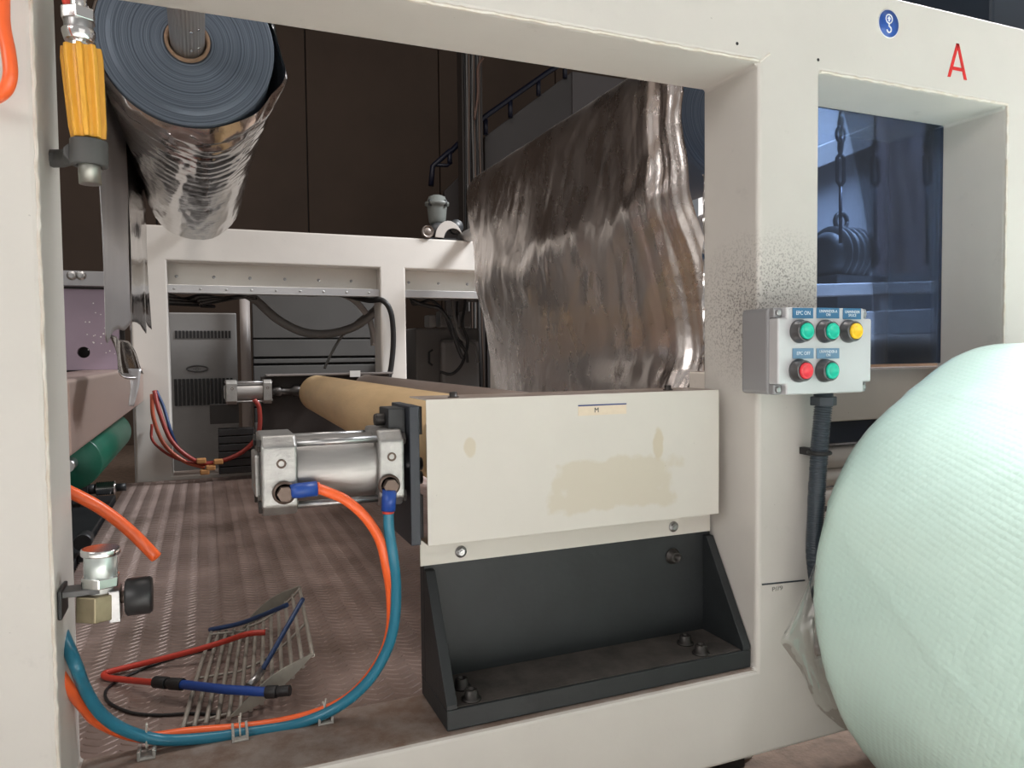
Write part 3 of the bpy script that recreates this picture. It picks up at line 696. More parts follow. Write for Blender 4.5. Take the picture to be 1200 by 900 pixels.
# far hoses
hose('far_hose', [H(181, 458, 2.12), H(186, 480, 2.1), H(200, 515, 2.08), H(222, 536, 2.08), H(245, 543, 2.1), H(280, 532, 2.08), H(302, 510, 2.06), H(304, 480, 2.06), H(298, 468, 2.06)], .008, DRED, 'red hose loop from the far air cylinder to the far left post')
hose('far_hose', [H(178, 462, 2.14), H(180, 490, 2.12), H(192, 520, 2.1), H(215, 540, 2.1), H(240, 548, 2.1)], .007, mat('dull orange tube', (.45, .09, .04), .4), 'dull orange hose low beside the far left post')
hose('far_hose', [H(183, 458, 2.13), H(192, 478, 2.12), H(200, 505, 2.1), H(208, 525, 2.13)], .006, BLUE2, 'dark blue hose next to the red ones at the far left post')
hose('far_hose', [H(178, 497, 2.18), H(178, 514, 2.17), H(188, 526, 2.12), H(206, 537, 2.1), H(236, 546, 2.1)], .005, DRED, 'thin red hose with a black end on the far left post')
yc = thing('tee_fitting', H(245, 546, 2.08), 'amber tee fittings joining the red hoses on the far sill', 'fitting')
for a, b in ((236, 540), (247, 548), (256, 541), (240, 553)):
    q = H(a, b, 2.08); MB().box(q.x-.016, q.x+.016, 2.065, 2.095, q.z-.009, q.z+.009).build('fitting_body', mat('amber fitting', (.45, .22, .08), .5), yc, .004)

# ================================================================== WIRE BASKET and the hoses in it
bk = thing('wire_basket', (.05, .3, .2165), 'curved grey wire basket lying on the tread plate behind the hoses', 'basket')
def zz_(t): return .2215+.054*max(0, (t-.38)/.62)**1.7
def bp_(t, w):
    return V(((-.034+.158*t)*(1-w)+(.002+.138*t)*w, (.160+.030*t)*(1-w)+(.488-.015*t)*w, zz_(t)+(.006*w if t > .4 else 0)+.004*math.sin(w*PI)*(1-t)))
for k in range(13):
    t = k/12; MB().tube([bp_(t, 0), bp_(t, .5), bp_(t, 1)], .0029, 8, smooth=3).build('bar', WIREM, bk)
for w_ in (.06, .45, .94): MB().tube([bp_(t, w_)+V((0, 0, -.003 if w_ < .9 else .003)) for t in np.linspace(0, 1, 25)], .0019, 8).build('cross_wire', WIREM, bk)
for w_, sg in ((.0, 1), (1, -1)):
    s = MB(); U = [bp_(t, w_)+V((0, 0, .001)) for t in np.linspace(.35, 1, 14)]
    A = U; a0, a1 = U[0], U[-1]
    Bv = []
    for i, p in enumerate(U):
        t = i/13; q = a0.lerp(a1, t); q = p+V((-.004*math.sin(t*PI), 0, .020*math.sin(t*PI)+.001)) ; Bv.append(q+V((0, 0, .001)))
    va = [s.b.verts.new(p) for p in A]; vb = [s.b.verts.new(p) for p in Bv]
    for i in range(13): s.face([va[i], va[i+1], vb[i+1], vb[i]])
    s.build('end_plate', mat('painted grey end plate', (.40, .385, .33), .5, .2, var=.25, vs=40), bk, solid=.002)
BL = lambda a, b, z: at(a, b, z=z)
rh = thing('coupled_tube', BL(200, 798, .235), 'red tube with black couplings and a blue section lying across the wire basket', 'hose')
MB().tube([BL(311, 741, .262), BL(290, 743, .262), BL(262, 752, .245), BL(225, 763, .235), BL(170, 777, .225), BL(133, 786, .222), BL(122, 790, .221), BL(126, 794, .221), BL(150, 797, .226), BL(184, 800, .236)], .0042, 12, smooth=8).build('red_tube', REDT, rh)
def cpl(pts, rs, m, nm): MB().tube(pts, rs, 16).build(nm, m, rh, .0006)
cpl([BL(182, 799, .236), BL(196, 800.5, .238)], .0078, RUBBER, 'coupling'); cpl([BL(196, 800.5, .238), BL(200, 801, .238)], .0062, RUBBER, 'coupling'); cpl([BL(200, 801, .238), BL(214, 802, .240)], .0078, RUBBER, 'coupling')
cpl([BL(213, 802, .24), BL(265, 808, .246), BL(315, 811, .252)], .0058, BLUE, 'blue_tube')
cpl([BL(312, 811, .252), BL(325, 810.5, .253)], .0078, RUBBER, 'coupling'); cpl([BL(325, 810.5, .253), BL(340, 809, .255)], .0066, RUBBER, 'coupling')
bt = thing('blue_tube', BL(300, 795, .24), 'thin blue tube with a steel plug propped up inside the wire basket', 'hose')
MB().tube([BL(355, 702, .315), BL(340, 728, .295), BL(322, 760, .27), BL(307, 786, .25)], .0034, 12, smooth=6).build('tube_body', BLUE2, bt)
MB().tube([BL(308, 784, .25), BL(300, 795, .246), BL(291, 805, .243)], .0052, 16).build('steel_plug', STEEL, bt)
hose('black_tube', [BL(246, 738, .222), BL(280, 731, .24), BL(310, 720, .268), BL(336, 709, .295)], .0036, BLUE2, 'blue-black tube sticking out over the back edge of the wire basket')
hose('black_cable', [BL(250, 760, .2175), BL(215, 768, .2175), BL(170, 783, .2175), BL(130, 803, .2175), BL(125, 820, .2175), BL(150, 834, .2175), BL(185, 838, .2175), BL(225, 836, .2175), BL(262, 838, .2175)], .002, RUBBER, 'thin black cable loop lying on the tread plate left of the wire basket', 'cable')

# ================================================================== PUSH BUTTON BOX
bx = thing('push_button_box', (.743, -.01, .613), 'grey aluminium control box with five push buttons on the cream post', 'control box')
BOXM = mat('grey box lacquer', (.33, .33, .34), .42, .25, var=.06, vs=12); LIDM = mat('light lid lacquer', (.62, .62, .635), .38, .3, var=.05, vs=10)
x0, x1, z0, z1 = .664, .822, .6135, .724
box('enclosure', BOXM, bx, x0, x1, -.052, .0, z0, z1, .005, 3)
def lid():
    s = MB(); c = .0135; r = []
    P = [(x0, z0+c), (x0+c, z0+c), (x0+c, z0), (x1-c, z0), (x1-c, z0+c), (x1, z0+c), (x1, z1-c), (x1-c, z1-c), (x1-c, z1), (x0+c, z1), (x0+c, z1-c), (x0, z1-c)]
    s.prism(P, 'y', -.070, -.0525); return s
lid().build('lid', LIDM, bx, .0025, 3)
for xx in (x0, x1-.0135):
    for zz in (z0, z1-.0135):
        box('corner_lug', BOXM, bx, xx+.0002, xx+.0133, -.062, -.0525, zz+.0002, zz+.0133, .002)
        MB().lathe((xx+.0067, -.062, zz+.0067), (0, -1, 0), [(0, 0), (0, .0042), (.0025, .0038), (.003, .0022), (.0012, 0)], 16).build('corner_screw', STEEL, bx)
cols = {'green': srgb(20, 185, 155), 'yellow': srgb(240, 195, 40), 'red': srgb(225, 60, 70)}
for a, b, c in ((943.5, 388, 'green'), (973.5, 388, 'green'), (1001, 388, 'yellow'), (942.5, 434.5, 'red'), (973, 434.5, 'green')):
    q = at(a+1, b, y=-.082); y0 = -.070
    s = MB(); s.lathe((q.x, y0, q.z), (0, -1, 0), [(0, 0), (0, .0150), (.0035, .0150), (.0045, .0140), (.012, .0132), (.0135, .0125), (.0135, .0105), (.011, .0105), (.011, 0)], 40)
    bz = s.build('bezel', mat('satin bezel', (.14, .14, .145), .3, .7), bx)
    s = MB(); s.lathe((q.x, y0-.011, q.z), (0, -1, 0), [(0, 0), (0, .0101), (.0045, .0101), (.0055, .0092), (.0055, .0072), (.0046, .0064), (.0043, 0)], 40)
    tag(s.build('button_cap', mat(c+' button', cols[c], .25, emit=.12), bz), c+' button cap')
NP = mat('blue name plate', srgb(52, 110, 150), .4); NP_GLARE = mat('glare-paled blue name plate', srgb(105, 140, 170), .35, .2)  # second blue is paler: glare on the lower plates put into the colour
TW = mat('engraved white', (.8, .84, .88), .5)
for a0, a1, b0, b1, tx, m_, sz in ((929, 953, 361, 373, 'EPC ON', NP, .0072), (957, 983.5, 361, 373, 'UNWINDER-A\nON', NP, .0052), (988, 1009, 361.5, 374, 'UNWINDER\nSPLICE', NP, .0052), (929, 953.5, 408, 420.5, 'EPC OFF', NP_GLARE, .0065), (957, 983.5, 408, 420.5, 'UNWINDER-B\nON', NP_GLARE, .0052)):
    p, q = at(a0, b1, y=-.0708), at(a1, b0, y=-.0708)
    o = box('name_plate', m_, bx, p.x, q.x, -.0712, -.070, p.z, q.z, .0003)
    text('plate_lettering', tx, sz, ((p.x+q.x)/2, -.0713, (p.z+q.z)/2), TW, o, sx=.92, depth=.0001)

cn = thing('cable_conduit', (.76, -.03, .25), 'black corrugated conduit running down from the control box behind the wrapped roll', 'conduit')
CB = mat('blue-black conduit', (.035, .048, .062), .4)
q0 = at(965, 466, y=-.035); top = V((q0.x, -.035, .613))
MB().lathe(top, (0, 0, -1), [(0, 0), (0, .0125), (.008, .0125)], 24).build('gland', CB, cn)
MB().hexb(top-V((0, 0, .006)), top-V((0, 0, .018)), .0175).build('gland_nut', CB, cn, .001)
cp = catmull([top-V((0, 0, .016)), at(962, 505, y=-.033), at(959, 545, y=-.028), at(956, 600, y=-.025), at(955, 655, y=-.024), at(966, 720, y=-.022), at(985, 790, y=-.02)], 60)
pts = []; rs = []
Ls = 0
for i, p in enumerate(cp):
    if i: Ls += (p-cp[i-1]).length
    pts.append(p); rs.append(.0118 if int(Ls/.0016) % 2 else .0102)
MB().tube(pts, rs, 20).build('corrugated_pipe', CB, cn)
q = at(950, 530, y=-.022); s = MB(); s.box(q.x+.0, q.x+.010, -.03, -.0005, q.z-.005, q.z+.005); s.tube([V((cp[150].x+math.cos(t)*.0135, -.03+math.sin(t)*.0135, q.z)) for t in np.linspace(0, 2*PI, 24)], .003, 8)
s.build('pipe_clip', RUBBER, cn, .001)

# ================================================================== WRAPPED ROLL AT RIGHT
wr = thing('wrapped_roll', (1.07, -.05, 0), 'big pale green roll in white bubble film and clear plastic, standing at the right edge', 'wrapped roll')
def bubble_mat():
    M = bpy.data.materials.new('pale green bubble film'); M.use_nodes = True; nt = M.node_tree; N = nt.nodes; L = nt.links; b = N['Principled BSDF']
    b.inputs['Base Color'].default_value = (.66, .88, .80, 1); b.inputs['Roughness'].default_value = .38
    b.inputs['Coat Weight'].default_value = .5; b.inputs['Coat Roughness'].default_value = .12
    b.inputs['Subsurface Weight'].default_value = 0
    tc = N.new('ShaderNodeTexCoord'); at_ = N.new('ShaderNodeUVMap')
    vo = N.new('ShaderNodeTexVoronoi'); vo.inputs['Scale'].default_value = 1.0; vo.inputs['Randomness'].default_value = .18; vo.voronoi_dimensions = '2D'
    L.new(at_.outputs[0], vo.inputs['Vector'])
    n = N.new('ShaderNodeTexNoise'); n.inputs['Scale'].default_value = 14; n.inputs['Detail'].default_value = 5; L.new(tc.outputs['Object'], n.inputs['Vector'])
    ad = N.new('ShaderNodeMath'); ad.operation = 'MULTIPLY_ADD'; ad.inputs[1].default_value = -.55; L.new(vo.outputs['Distance'], ad.inputs[0]); L.new(n.outputs['Fac'], ad.inputs[2])
    bp = N.new('ShaderNodeBump'); bp.inputs['Strength'].default_value = .42; bp.inputs['Distance'].default_value = .003
    L.new(ad.outputs[0], bp.inputs['Height']); L.new(bp.outputs[0], b.inputs['Normal'])
    L.new(bp.outputs[0], b.inputs['Coat Normal'])
    return M
WX, WZ, WR = 1.073, .340, .337
s = MB(); uvl = s.b.loops.layers.uv.new('UVMap'); nu, nv = 150, 200; G = []
for i in range(nu):
    u = i/(nu-1); row = []
    for j in range(nv):
        th = 2*PI*j/(nv-1)
        edge = .035; y = -.045-u*1.1
        r = WR
        if u < .03: r = WR-.014*(1-u/.03)**2
        r -= .014*math.exp(-((th-2.1)/.32)**2)
        r += .0035*nz(u*9, math.cos(th)*2.5, math.sin(th)*2.5)+.0012*nz(u*40+th*9, math.cos(th)*8, math.sin(th)*8)
        for (t0, k, amp, wd) in ((2.75, 2.4, .0030, .016), (3.5, -1.6, .0028, .014), (2.1, .6, .0030, .02), (3.9, 2.9, .0030, .014), (3.15, 1.3, .002, .012)):
            dd = th-(t0+k*u); r += amp*math.exp(-(dd/wd)**2)*(.4+.6*max(0, nz(u*6, t0, 2)+.5))
        row.append((V((WX+math.cos(th)*r, y, WZ+max(-WZ+.001, math.sin(th)*r))), ((u*1.1+.35*th*WR)/.0085, (th*WR-.35*u*1.1)/.0085)))
    G.append([(s.b.verts.new(p), uv) for p, uv in row])
for i in range(nu-1):
    for j in range(nv-1):
        q = [G[i][j], G[i+1][j], G[i+1][j+1], G[i][j+1]]; f = s.face([a[0] for a in q])
        if f:
            f.smooth = True
            for l, a in zip(f.loops, q): l[uvl].uv = a[1]
s.build('bubble_wrap', bubble_mat(), wr)
MB().lathe((WX, -1.15, WZ), (0, -1, 0), [(0, .04), (0, WR-.004)], 96).build('roll_end', mat('white foam end', (.8, .85, .8), .6), wr)
s = MB(); s.lathe((WX, -.043, WZ), (0, -1, 0), [(0, .04), (0, WR-.03), (.004, WR-.028)], 96)
s.build('roll_end', mat('white foam end', (.8, .85, .8), .6), wr)
def clear_mat(name, tint, gl=.10, rough=.08, bump=.5, edge=.9):
    M = bpy.data.materials.new(name); M.use_nodes = True; nt = M.node_tree; N = nt.nodes; L = nt.links; N.remove(N['Principled BSDF'])
    t = N.new('ShaderNodeBsdfTransparent'); t.inputs[0].default_value = (*tint, 1); g = N.new('ShaderNodeBsdfGlossy'); g.inputs['Roughness'].default_value = rough
    lw = N.new('ShaderNodeLayerWeight'); lw.inputs[0].default_value = .25; mr = N.new('ShaderNodeMapRange'); L.new(lw.outputs['Fresnel'], mr.inputs[0]); mr.inputs[3].default_value = gl; mr.inputs[4].default_value = edge
    mx = N.new('ShaderNodeMixShader'); L.new(mr.outputs[0], mx.inputs[0]); L.new(t.outputs[0], mx.inputs[1]); L.new(g.outputs[0], mx.inputs[2]); L.new(mx.outputs[0], N['Material Output'].inputs[0])
    if bump:
        n = N.new('ShaderNodeTexNoise'); n.inputs['Scale'].default_value = 35; tc = N.new('ShaderNodeTexCoord'); L.new(tc.outputs['Object'], n.inputs['Vector'])
        bp = N.new('ShaderNodeBump'); bp.inputs['Strength'].default_value = bump; bp.inputs['Distance'].default_value = .004; L.new(n.outputs['Fac'], bp.inputs['Height']); L.new(bp.outputs[0], g.inputs['Normal']); L.new(bp.outputs[0], lw.inputs['Normal'])
    return M
CLEAR = clear_mat('clear film', (.95, .975, .96), .09, .2, .15, .5)
# clear flap: from the left silhouette of the roll outwards
edge_in = [(968, 610), (960, 660), (962, 720), (968, 780), (985, 830), (1010, 868)]
edge_out = [(962, 640), (944, 690), (914, 752), (938, 785), (957, 828), (982, 850)]
def ev(P, t):
    k = t*(len(P)-1); i = min(int(k), len(P)-2); f = k-i; return (P[i][0]*(1-f)+P[i+1][0]*f, P[i][1]*(1-f)+P[i+1][1]*f)
def fl(u, v):
    a = ev(edge_in, u); b = ev(edge_out, u); px_, py_ = a[0]*(1-v)+b[0]*v, a[1]*(1-v)+b[1]*v
    y = -.055+.02*v+.006*nz(u*5, v*3, 1)+.0015*nz(u*22, v*6, 4)
    return at(px_, py_, y=y)
MB().grid(fl, 60, 20).build('plastic_flap', CLEAR, wr)

# ================================================================== THROUGH THE RIGHT OPENING
pane = thing('tinted_pane', (.99, .112, .64), 'dark blue tinted acrylic pane closing the right opening of the near frame', 'pane')
box('pane_sheet', clear_mat('blue acrylic', (.40, .50, .66), .03, .02, 0), pane, .801, 1.188, .110, .114, .645, 1.053, 0)
xb = thing('cross_beam', (1.2, .18, .548), 'cream cross beam just behind the right opening, below the blue pane', 'beam')
box('beam_body', frame_paint('light-lifted cream beam paint', (.86, .80, .72), smudge=.15), xb, .74, 1.74, .150, .22, .548, .637, .003)  # body paint lightened to stand in for light falling on the beam
for xx in (.76, 1.66): box('leg', PAINT2, xb, xx, xx+.06, .155, .215, 0, .548, .002)
box('dark_bar', mat('navy bar', (.02, .03, .055), .3), xb, .74, 1.74, .165, .21, .508, .547, .002)
for k, z in enumerate((.482, .447, .412, .37)):
    s = MB(); s.cyl((.83, .185, z), (1.65, .185, z), .0155 if k else .02, 24)
    tag(s.build('guide_tube', mat('ivory tube', (.8, .75, .70), .35), None), ('topmost ivory tube under the cream cross beam', 'second ivory tube down under the cream cross beam', 'third ivory tube down under the cream cross beam', 'lowest ivory tube under the cream cross beam')[k], 'tube', 'ivory tubes below the cross beam')
rp_ = roller('brown_roller', (1.03, .62, .665), (2.4, .62, .665), .045, mat('brown roller skin', srgb(150, 130, 110), .6, var=.3, vs=12), 'dusty brown roller behind the lower edge of the blue pane')
wrk = mat('pale railing paint', (.8, .78, .76), .5)
rl = thing('guard_rail', (2.3, 1.2, .7), 'pale guard rail with square bars behind the blue pane', 'rail')
for (x0_, x1_, zc, h) in ((1.85, 2.95, .872, .022), (1.85, 2.95, .745, .045)):
    s = MB(); s.prism([(x0_, zc-h), (x1_, zc-h+.05), (x1_, zc+h+.05), (x0_, zc+h)], 'y', 1.2, 1.25); s.build('rail_bar', wrk, rl, .003)
for xx in (2.30, 1.9, 2.85): box('rail_post', wrk, rl, xx, xx+.06, 1.205, 1.245, 0 if xx != 2.30 else .74, .91, .003)
vm = thing('valve_motor', (2.12, 1.4, .92), 'dark motor with a lifting eye on the rail behind the blue pane', 'motor')
DM = mat('dark grey casting', (.06, .065, .07), .5, var=.3, vs=20)
def W(a, b, y=1.35): return at(a, b, y=y)
q = W(990, 300); s = MB(); s.lathe((q.x-.12, q.y, q.z), (1, 0, 0), [(0, 0), (0, .06), (.02, .085), (.07, .085), (.09, .10), (.15, .10), (.17, .075), (.24, .06), (.24, 0)], 24); s.build('motor_body', DM, vm)
for k in range(5): MB().lathe((q.x-.08+k*.03, q.y, q.z), (1, 0, 0), [(0, 0), (0, .108), (.008, .108), (.008, 0)], 24).build('fin', DM, vm)
s = MB(); s.tube([V((q.x-.02+math.cos(t)*.03, q.y, q.z+.13+math.sin(t)*.03)) for t in np.linspace(0, 2*PI, 20)], .009, 8); s.build('lifting_eye', DM, vm)
box('motor_foot', DM, vm, q.x-.12, q.x+.14, q.y-.08, q.y+.08, .0, q.z-.08, .004)
for nm, a, b0, b1 in (('left', 985, 110, 285), ('middle', 1026, 110, 305), ('right', 1087, 110, 310)):
    y = 1.0; tb = thing('turnbuckle', at(a, b1, y=y), {'left': 'turnbuckle hanging over the dark motor behind the blue pane', 'middle': 'turnbuckle hanging second from the left behind the blue pane', 'right': 'turnbuckle hanging rightmost behind the blue pane, before the foil'}[nm], 'turnbuckle', 'turnbuckles hanging behind the blue pane')
    TB = mat('dark forged steel', (.05, .055, .07), .4, .6)
    s = MB(); p0 = at(a, 60, y=y); p1 = at(a, 180, y=y); p2 = at(a, 218, y=y); p3 = at(a, b1, y=y)
    s.tube([p0+V((0, 0, .35)), p1], .006, 8); s.tube([p2, p3], .006, 8); s.build('rod', TB, tb)
    for sx in (-1, 1):
        MB().tube([p1, p1+V((sx*.014, 0, -.015)), p2+V((sx*.014, 0, .015)), p2], .0065, 8).build('body_bar', TB, tb)
    for k in range(3 if nm == 'left' else 1):
        z = p1.z+.025+k*.035; MB().tube([V((p1.x+math.cos(t)*.013*(k % 2+.4), y+math.cos(t)*.012*((k+1) % 2), z+math.sin(t)*.024)) for t in np.linspace(0, 2*PI, 18)], .005, 8).build('chain_link', TB, tb)
fsr = tag(MB().cyl((1.62, 1.45, 1.92), (3.9, 1.45, 1.92), .03, 20).box(1.62, 1.66, 1.43, 1.47, 0, 1.9).box(3.86, 3.9, 1.43, 1.47, 0, 1.9).build('carrier_bar', DM), 'dark bar carrying the hanging foil and the turnbuckles, above the blue pane', 'bar')
fs = thing('hanging_foil', (2.4, 1.5, .95), 'reddish grey foil web hanging between the turnbuckles behind the blue pane', 'foil web')
def fsf(u, v):
    p = W(1028+v*62, 120+u*200, 1.45)
    if u == 0: p.z = 1.9
    return (p.x, p.y+.02*math.sin(v*7)+.01*nz(u*3, v*9, 2), p.z)
MB().grid(fsf, 40, 40).build('web', mat('pinkish foil', (.42, .34, .34), .35, .3, bump=.3, bs=20), fs)
pb_ = thing('drive_housing', (1.9, 1.9, 0), 'large grey machine housing deep behind the blue pane', 'housing')
box('housing_body', mat('housing grey', (.33, .33, .34), .5), pb_, 2.0, 4.2, 2.0, 2.6, 0, 1.9, .01)
s = MB(); s.prism([(2.0, 1.25), (3.9, 2.0), (3.9, 2.1), (2.0, 1.35)], 'y', 1.9, 1.99); s.build('brace', mat('pale brace', (.35, .34, .33), .5), pb_, .004)
box('overhead_gantry', DARK, None, .75, 3.2, .36, .47, 1.33, 1.5, .004)
tag(bpy.data.objects['overhead_gantry'], 'dark overhead beam above the top edge of the near frame, upper right', 'beam')
box('overhead_cabinet', mat('navy cabinet', (.02, .03, .045), .35), None, 1.35, 2.2, .14, .34, 1.181, 1.6, .006)
tag(bpy.data.objects['overhead_cabinet'], 'navy blue cabinet on top of the near frame at the upper right corner', 'cabinet')

# ================================================================== BEHIND THE FAR FRAME
ac = thing('electrical_cabinet', (0, 3.1, 0), 'grey ventilated cabinet behind the left opening of the far frame', 'cabinet')
ACM = mat('grey cabinet paint', (.26, .255, .25), .4, .1, var=.15, vs=6)
def B(a, b, y=3.0): return at(a, b, y=y)
box('cabinet_body', ACM, ac, -.30, .155, 3.0, 3.35, .0, .875, .006)
for k in range(16):
    x = -.115+k*.0155; box('vent_slot', RUBBER, ac, x, x+.010, 2.994, 3.001, .755, .79, 0)
for k in range(15):
    x = -.125+k*.0175; box('grille_slat', RUBBER, ac, x, x+.011, 2.992, 3.001, .44, .565, 0)
q = B(231, 432); MB().tube([(q.x+math.cos(t)*.045, 2.996, q.z+math.sin(t)*.014) for t in np.linspace(0, 2*PI, 25)], .004, 6).build('oval_badge', mat('badge', (.08, .08, .08), .4), ac)
text('badge_mark', '-o-', .03, (q.x, 2.997, q.z), mat('badge', (.08, .08, .08)), ac)
pi_ = thing('steel_upright', (.19, 2.95, 0), 'pale round upright pipe right of the ventilated cabinet', 'pipe')
MB().cyl((.19, 2.93, 0), (.19, 2.93, 1.1), .023, 20).build('pipe', mat('pale pipe', (.42, .38, .36), .4), pi_)
gp = thing('grooved_panel', (.6, 3.2, 0), 'dark grey machine panel with horizontal grooves behind the far frame', 'panel')
zz = 0
GP = mat('dark grey enclosure', (.10, .097, .093), .5, var=.15, vs=5)
for z0_, z1_ in ((0, .40), (.41, .618), (.63, .652), (.664, .752), (.76, 1.2)): box('plank', GP, gp, .24, 1.02, 3.2, 3.24, z0_, z1_, .003)
box('backing', DARK, gp, .24, 1.02, 3.245, 3.26, 0, 1.2, 0)
hose('flexible_duct', [B(285, 343, 2.6), B(300, 352, 2.6), B(325, 374, 2.6), B(355, 389, 2.6), B(385, 391, 2.6), B(415, 383, 2.6), B(440, 366, 2.6)], .019, mat('grey duct', (.20, .19, .18), .5), 'thick grey flexible duct sagging behind the far frame', 'duct')
hose('white_duct', [B(352, 333, 2.7), B(360, 344, 2.7), B(390, 343, 2.7), B(412, 350, 2.7), B(428, 366, 2.7), B(436, 385, 2.7), B(438, 405, 2.7)], .014, mat('pale duct', (.45, .43, .41), .5), 'pale curved pipe arching right of the grey duct', 'duct')
hose('black_hose', [H(372, 338, 2.45), H(405, 346, 2.4), H(432, 352, 2.3), H(448, 352, 2.19), H(458, 366, 2.17), H(461, 395, 2.17), H(459, 425, 2.17), H(455, 446, 2.17)], .011, RUBBER, 'black hose looping over the post of the far frame')
hose('thin_cable', [B(444, 336, 2.7), B(440, 358, 2.7), B(420, 375, 2.7), B(400, 395, 2.7), B(388, 415, 2.7), B(380, 432, 2.7)], .006, mat('grey cable', (.2, .2, .19), .5), 'thin grey cable hanging below the pale curved pipe', 'cable')
for k in range(7):
    hose('ceiling_cable', [H(196, 344+k*2, 2.5), H(215+k*6, 350+k*1.5, 2.55), H(235, 346+k*2, 2.5), H(262+k*3, 349, 2.55), H(300, 344+k, 2.5)], .006, (RUBBER, GREYP)[k % 2], ('black', 'grey')[k % 2]+' cable in the tangle under the lintel of the far frame', 'cable', ('black', 'grey')[k % 2]+' cables bunched under the far lintel', n=8, sm=5)
sv = thing('valve_block', (.1, 2.14, .231), 'black stacked valve block under the far air cylinder', 'valve block')
for k in range(6): box('valve', mat('black valve', (.02, .02, .021), .35), sv, .045, .17, 2.09, 2.15, .24+k*.028, .264+k*.028, .002)
box('valve_rail', STEEL, sv, .175, .195, 2.10, 2.14, .231, .42, .001)
fb = thing('far_bearing_bracket', (.45, 2.16, .231), 'dark steel bracket plate carrying the far ends of the rollers', 'bracket')
FBM = mat('brown black steel', (.028, .022, .02), .55, var=.3, vs=8)
box('back_plate', FBM, fb, .20, .69, 2.125, 2.145, .235, .592, .002)
box('top_ledge', mat('dull steel ledge', (.22, .2, .19), .45, .3), fb, .215, .69, 2.07, 2.146, .593, .600, .001)
q = H(416, 438, 2.07); box('white_chip', WHITEP, fb, q.x-.02, q.x+.02, 2.066, 2.07, q.z-.012, q.z+.012, 0)
s = MB(); s.lathe((.235, 2.0995, .535), (1, 0, 0), [(0, 0), (0, .018), (.03, .022), (.035, .014), (.07, .014), (.08, .024), (.10, .024), (.11, .012), (.13, .012), (.13, 0)], 20); s.build('rod_clevis', BOLTM, fb)
# right-hand far opening: machine and cables
mc = thing('grey_machine', (1.15, 2.9, 0), 'mid grey machine with a handle behind the right opening of the far frame', 'machine')
box('machine_body', GREYP, mc, .98, 1.32, 2.8, 3.1, 0, .80, .01); box('machine_side', ACM, mc, 1.10, 1.30, 2.75, 2.8, .3, .74, .02, 4)
s = MB(); s.tube([B(507, 410, 2.74), B(503, 413, 2.74), B(503, 425, 2.74), B(507, 428, 2.74)], .006, 8); s.build('handle', BLK, mc)
for k in range(4): box('pipe_block', ACM, mc, 1.02+k*.06, 1.06+k*.06, 2.70, 2.78, .80, .86+.02*(k % 2), .006)
hp = [[(482, 350), (500, 358), (515, 362), (527, 378), (534, 400), (542, 420)], [(484, 356), (505, 352), (520, 366), (530, 392), (545, 410), (548, 425)], [(545, 355), (542, 380), (548, 400), (542, 425), (530, 438), (516, 436)], [(530, 350), (532, 370), (540, 395), (556, 405), (560, 425)], [(490, 348), (530, 350), (560, 352)], [(536, 348), (536, 385), (545, 412)]]
for k, P in enumerate(hp):
    hose('machine_cable', [H(*P[0], 2.45+.03*k)+V((0, 0, 1.0-H(*P[0], 2.45+.03*k).z))]+[H(a, b, 2.45+.03*k) for a, b in P], (.009, .007, .007, .009, .010, .006)[k], (RUBBER, RUBBER, RUBBER, GREYP, GREYP, RUBBER)[k], ('leftmost black cable behind the right opening of the far frame', 'black cable crossing the leftmost one behind the right far opening', 'black cable ending in a low loop beside the grey machine handle', 'grey cable curving right beside the draped foil behind the far frame', 'grey cable lying along under the right lintel of the far frame', 'short black upright cable in the middle of the right far opening')[k], 'cable')

tr = thing('cable_tray', (.6, 2.52, 1.0), 'grey cable tray hidden high behind the lintels of the far frame', 'cable tray')
box('tray_body', GREYP, tr, -.24, 1.7, 2.36, 2.74, 1.0, 1.02, .001)
for x_ in (-.235, 1.66): box('tray_post', GREYP, tr, x_, x_+.03, 2.5, 2.53, 0, 1.0, .001)
# ================================================================== PUMP MOTOR ABOVE THE FAR FRAME
pm = thing('vacuum_motor', (.93, 2.26, 1.148), 'grey vertical motor on a dark gearbox sitting on the far frame', 'motor')
q = H(512, 235, 2.30)
MG = mat('grey green motor paint', (.13, .14, .13), .45)
s = MB(); s.lathe((q.x, 2.30, 1.225), (0, 0, 1), [(0, 0), (0, .030), (.012, .036), (.03, .038), (.07, .042), (.078, .042), (.082, .052), (.094, .052), (.098, .042), (.118, .036), (.125, .02), (.128, 0)], 28); s.build('motor_can', MG, pm)
for k in range(4): MB().cyl((q.x+math.cos(k*1.57+.6)*.047, 2.30+math.sin(k*1.57+.6)*.047, 1.300), (q.x+math.cos(k*1.57+.6)*.047, 2.30+math.sin(k*1.57+.6)*.047, 1.325), .007, 8).build('clamp_bolt', BLK, pm)
s = MB(); s.lathe((q.x-.02, 2.21, 1.185), (0, 1, 0), [(0, 0), (0, .034), (.02, .036), (.1, .036), (.1, 0)], 28); s.build('gearbox', BLK, pm)
q2_ = H(501, 271, 2.2); s = MB(); s.lathe((q2_.x, 2.19, 1.176), (0, 1, 0), [(0, 0), (0, .012), (.002, .014), (.002, .022), (-.003, .024), (.012, .027), (.02, 0)], 28); s.build('pulley', mat('worn pulley', (.2, .17, .15), .4, .6), pm)
s = MB(); qa_ = H(520, 268, 2.18); pp_ = []
for k in range(14):
    t = PI*.98-k/13*PI*.85; pp_.append((qa_.x+.03+math.cos(t)*.06, 1.152+math.sin(t)*.075))
for k in range(14):
    t = PI*.98-(13-k)/13*PI*.85; pp_.append((qa_.x+.05+math.cos(t)*.042, 1.152+math.sin(t)*.045))
s.prism(pp_, 'y', 2.203, 2.25); s.build('belt_guard', mat('pale belt guard', (.42, .39, .36), .5), pm, .003)
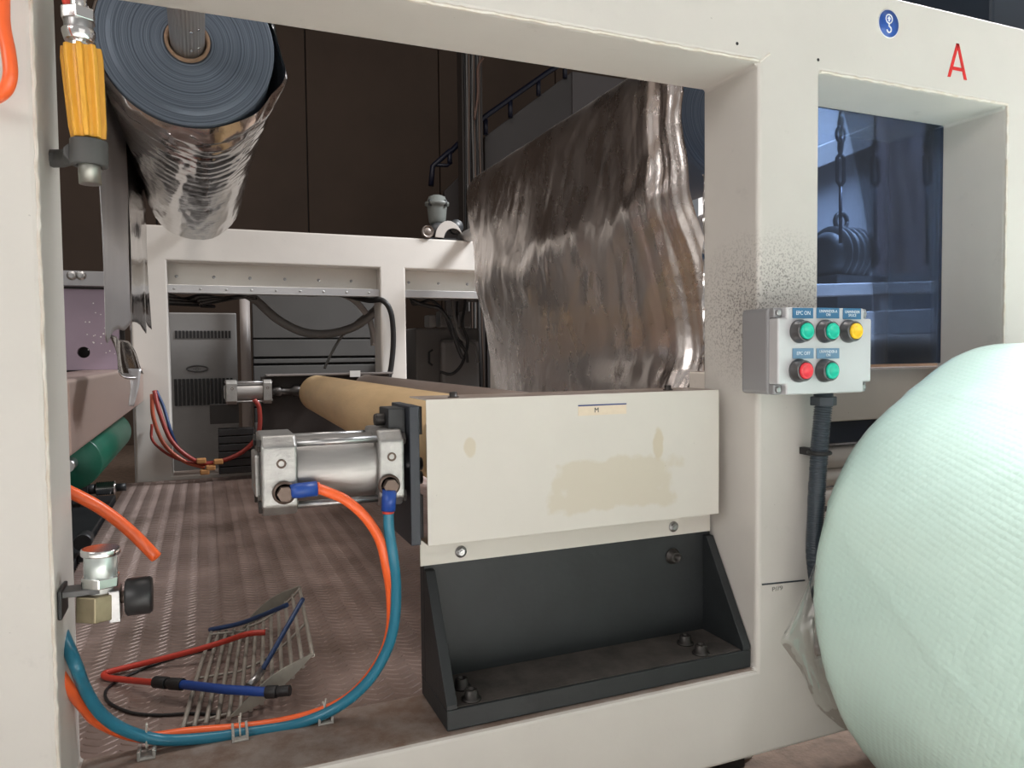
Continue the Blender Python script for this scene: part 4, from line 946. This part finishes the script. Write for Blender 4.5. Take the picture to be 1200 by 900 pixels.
q3_ = H(536, 265, 2.2); MB().lathe((q3_.x, 2.21, q3_.z), (0, 1, 0), [(0, 0), (0, .03), (.03, .03), (.03, 0)], 24).build('pulley', BLK, pm)
box('base', BLK, pm, .87, 1.08, 2.21, 2.31, 1.1485, 1.156, 0)

# ================================================================== STAIRCASE and cable column
sc = thing('staircase', (2.2, 4.05, 0), 'grey stringer of a staircase climbing to the right behind the film', 'staircase')
STG = mat('grey stringer', (.075, .068, .066), .55, var=.1, vs=3)
def S(a, b, y=4.0): return at(a, b, y=y)
A0, A1, A2, A3 = S(568, 160), S(670, 84), S(735, 84), S(735, 215)
A4 = S(568, 270)
MB().prism([(A0.x, A0.z), (A1.x, A1.z), (A1.x, 0), (A0.x, 0)], 'y', 4.0, 4.06).build('stringer', STG, sc, .005)
MB().box(A1.x, A2.x+.6, 3.99, 4.06, 0, A1.z).build('landing_side', mat('lighter grey stringer', (.11, .10, .10), .55), sc, .005)
B0 = S(505, 222); MB().prism([(B0.x+.1, .0), (A0.x, 0), (A0.x, A0.z-.1), (B0.x+.1, B0.z)], 'y', 4.02, 4.06).build('lower_stringer', mat('brown stringer', (.05, .042, .04), .6), sc, .004)
NAVY = mat('navy handrail', (.006, .008, .022), .4)
MB().tube([S(505, 218, 3.95), S(507, 195, 3.95), S(527, 177, 3.95), S(529, 177, 3.95), S(568, 137, 3.95), S(640, 86, 3.95), S(700, 48, 3.95)], .018, 10).build('handrail', NAVY, sc)
for a, b0, b1 in ((527, 177, 192), (569, 140, 158), (598, 116, 138), (631, 92, 112), (662, 72, 92)):
    MB().tube([S(a, b0, 3.95), S(a, b1, 3.95)], .016, 8).build('rail_post', NAVY, sc)
MB().tube([S(507, 193, 3.95), S(524, 194, 3.95), S(529, 190, 3.95)], .012, 8).build('lower_rail', NAVY, sc)
ct = thing('cable_column', (1.75, 3.85, 0), 'dark cable tray column with a bundle of vertical cables in front of the stairs', 'cable column')
c0, c1 = S(543, 140, 3.8), S(567, 140, 3.8)
box('tray', mat('brown tray', (.05, .042, .038), .5), ct, c0.x, c1.x, 3.82, 3.92, 0, 4.0, .004)
for k in range(9):
    x = c0.x+.01+k*.0125
    pts = [(x, 3.80, 0)]+[(x+random.uniform(-.006, .006), 3.795+random.uniform(-.01, .01), .5+i*.35) for i in range(10)]+[(x, 3.80, 4.0)]
    MB().tube(pts, .0065, 8, smooth=3).build('cable', (RUBBER, GREYP, RUST)[k % 3], ct)
hose('curved_cable', [S(566, 68, 3.75), S(560, 80, 3.75), S(560, 110, 3.75), S(556, 140, 3.75)], .008, mat('copper tube', (.13, .07, .05), .4), 'brown cable curving off the top of the cable column', 'cable')
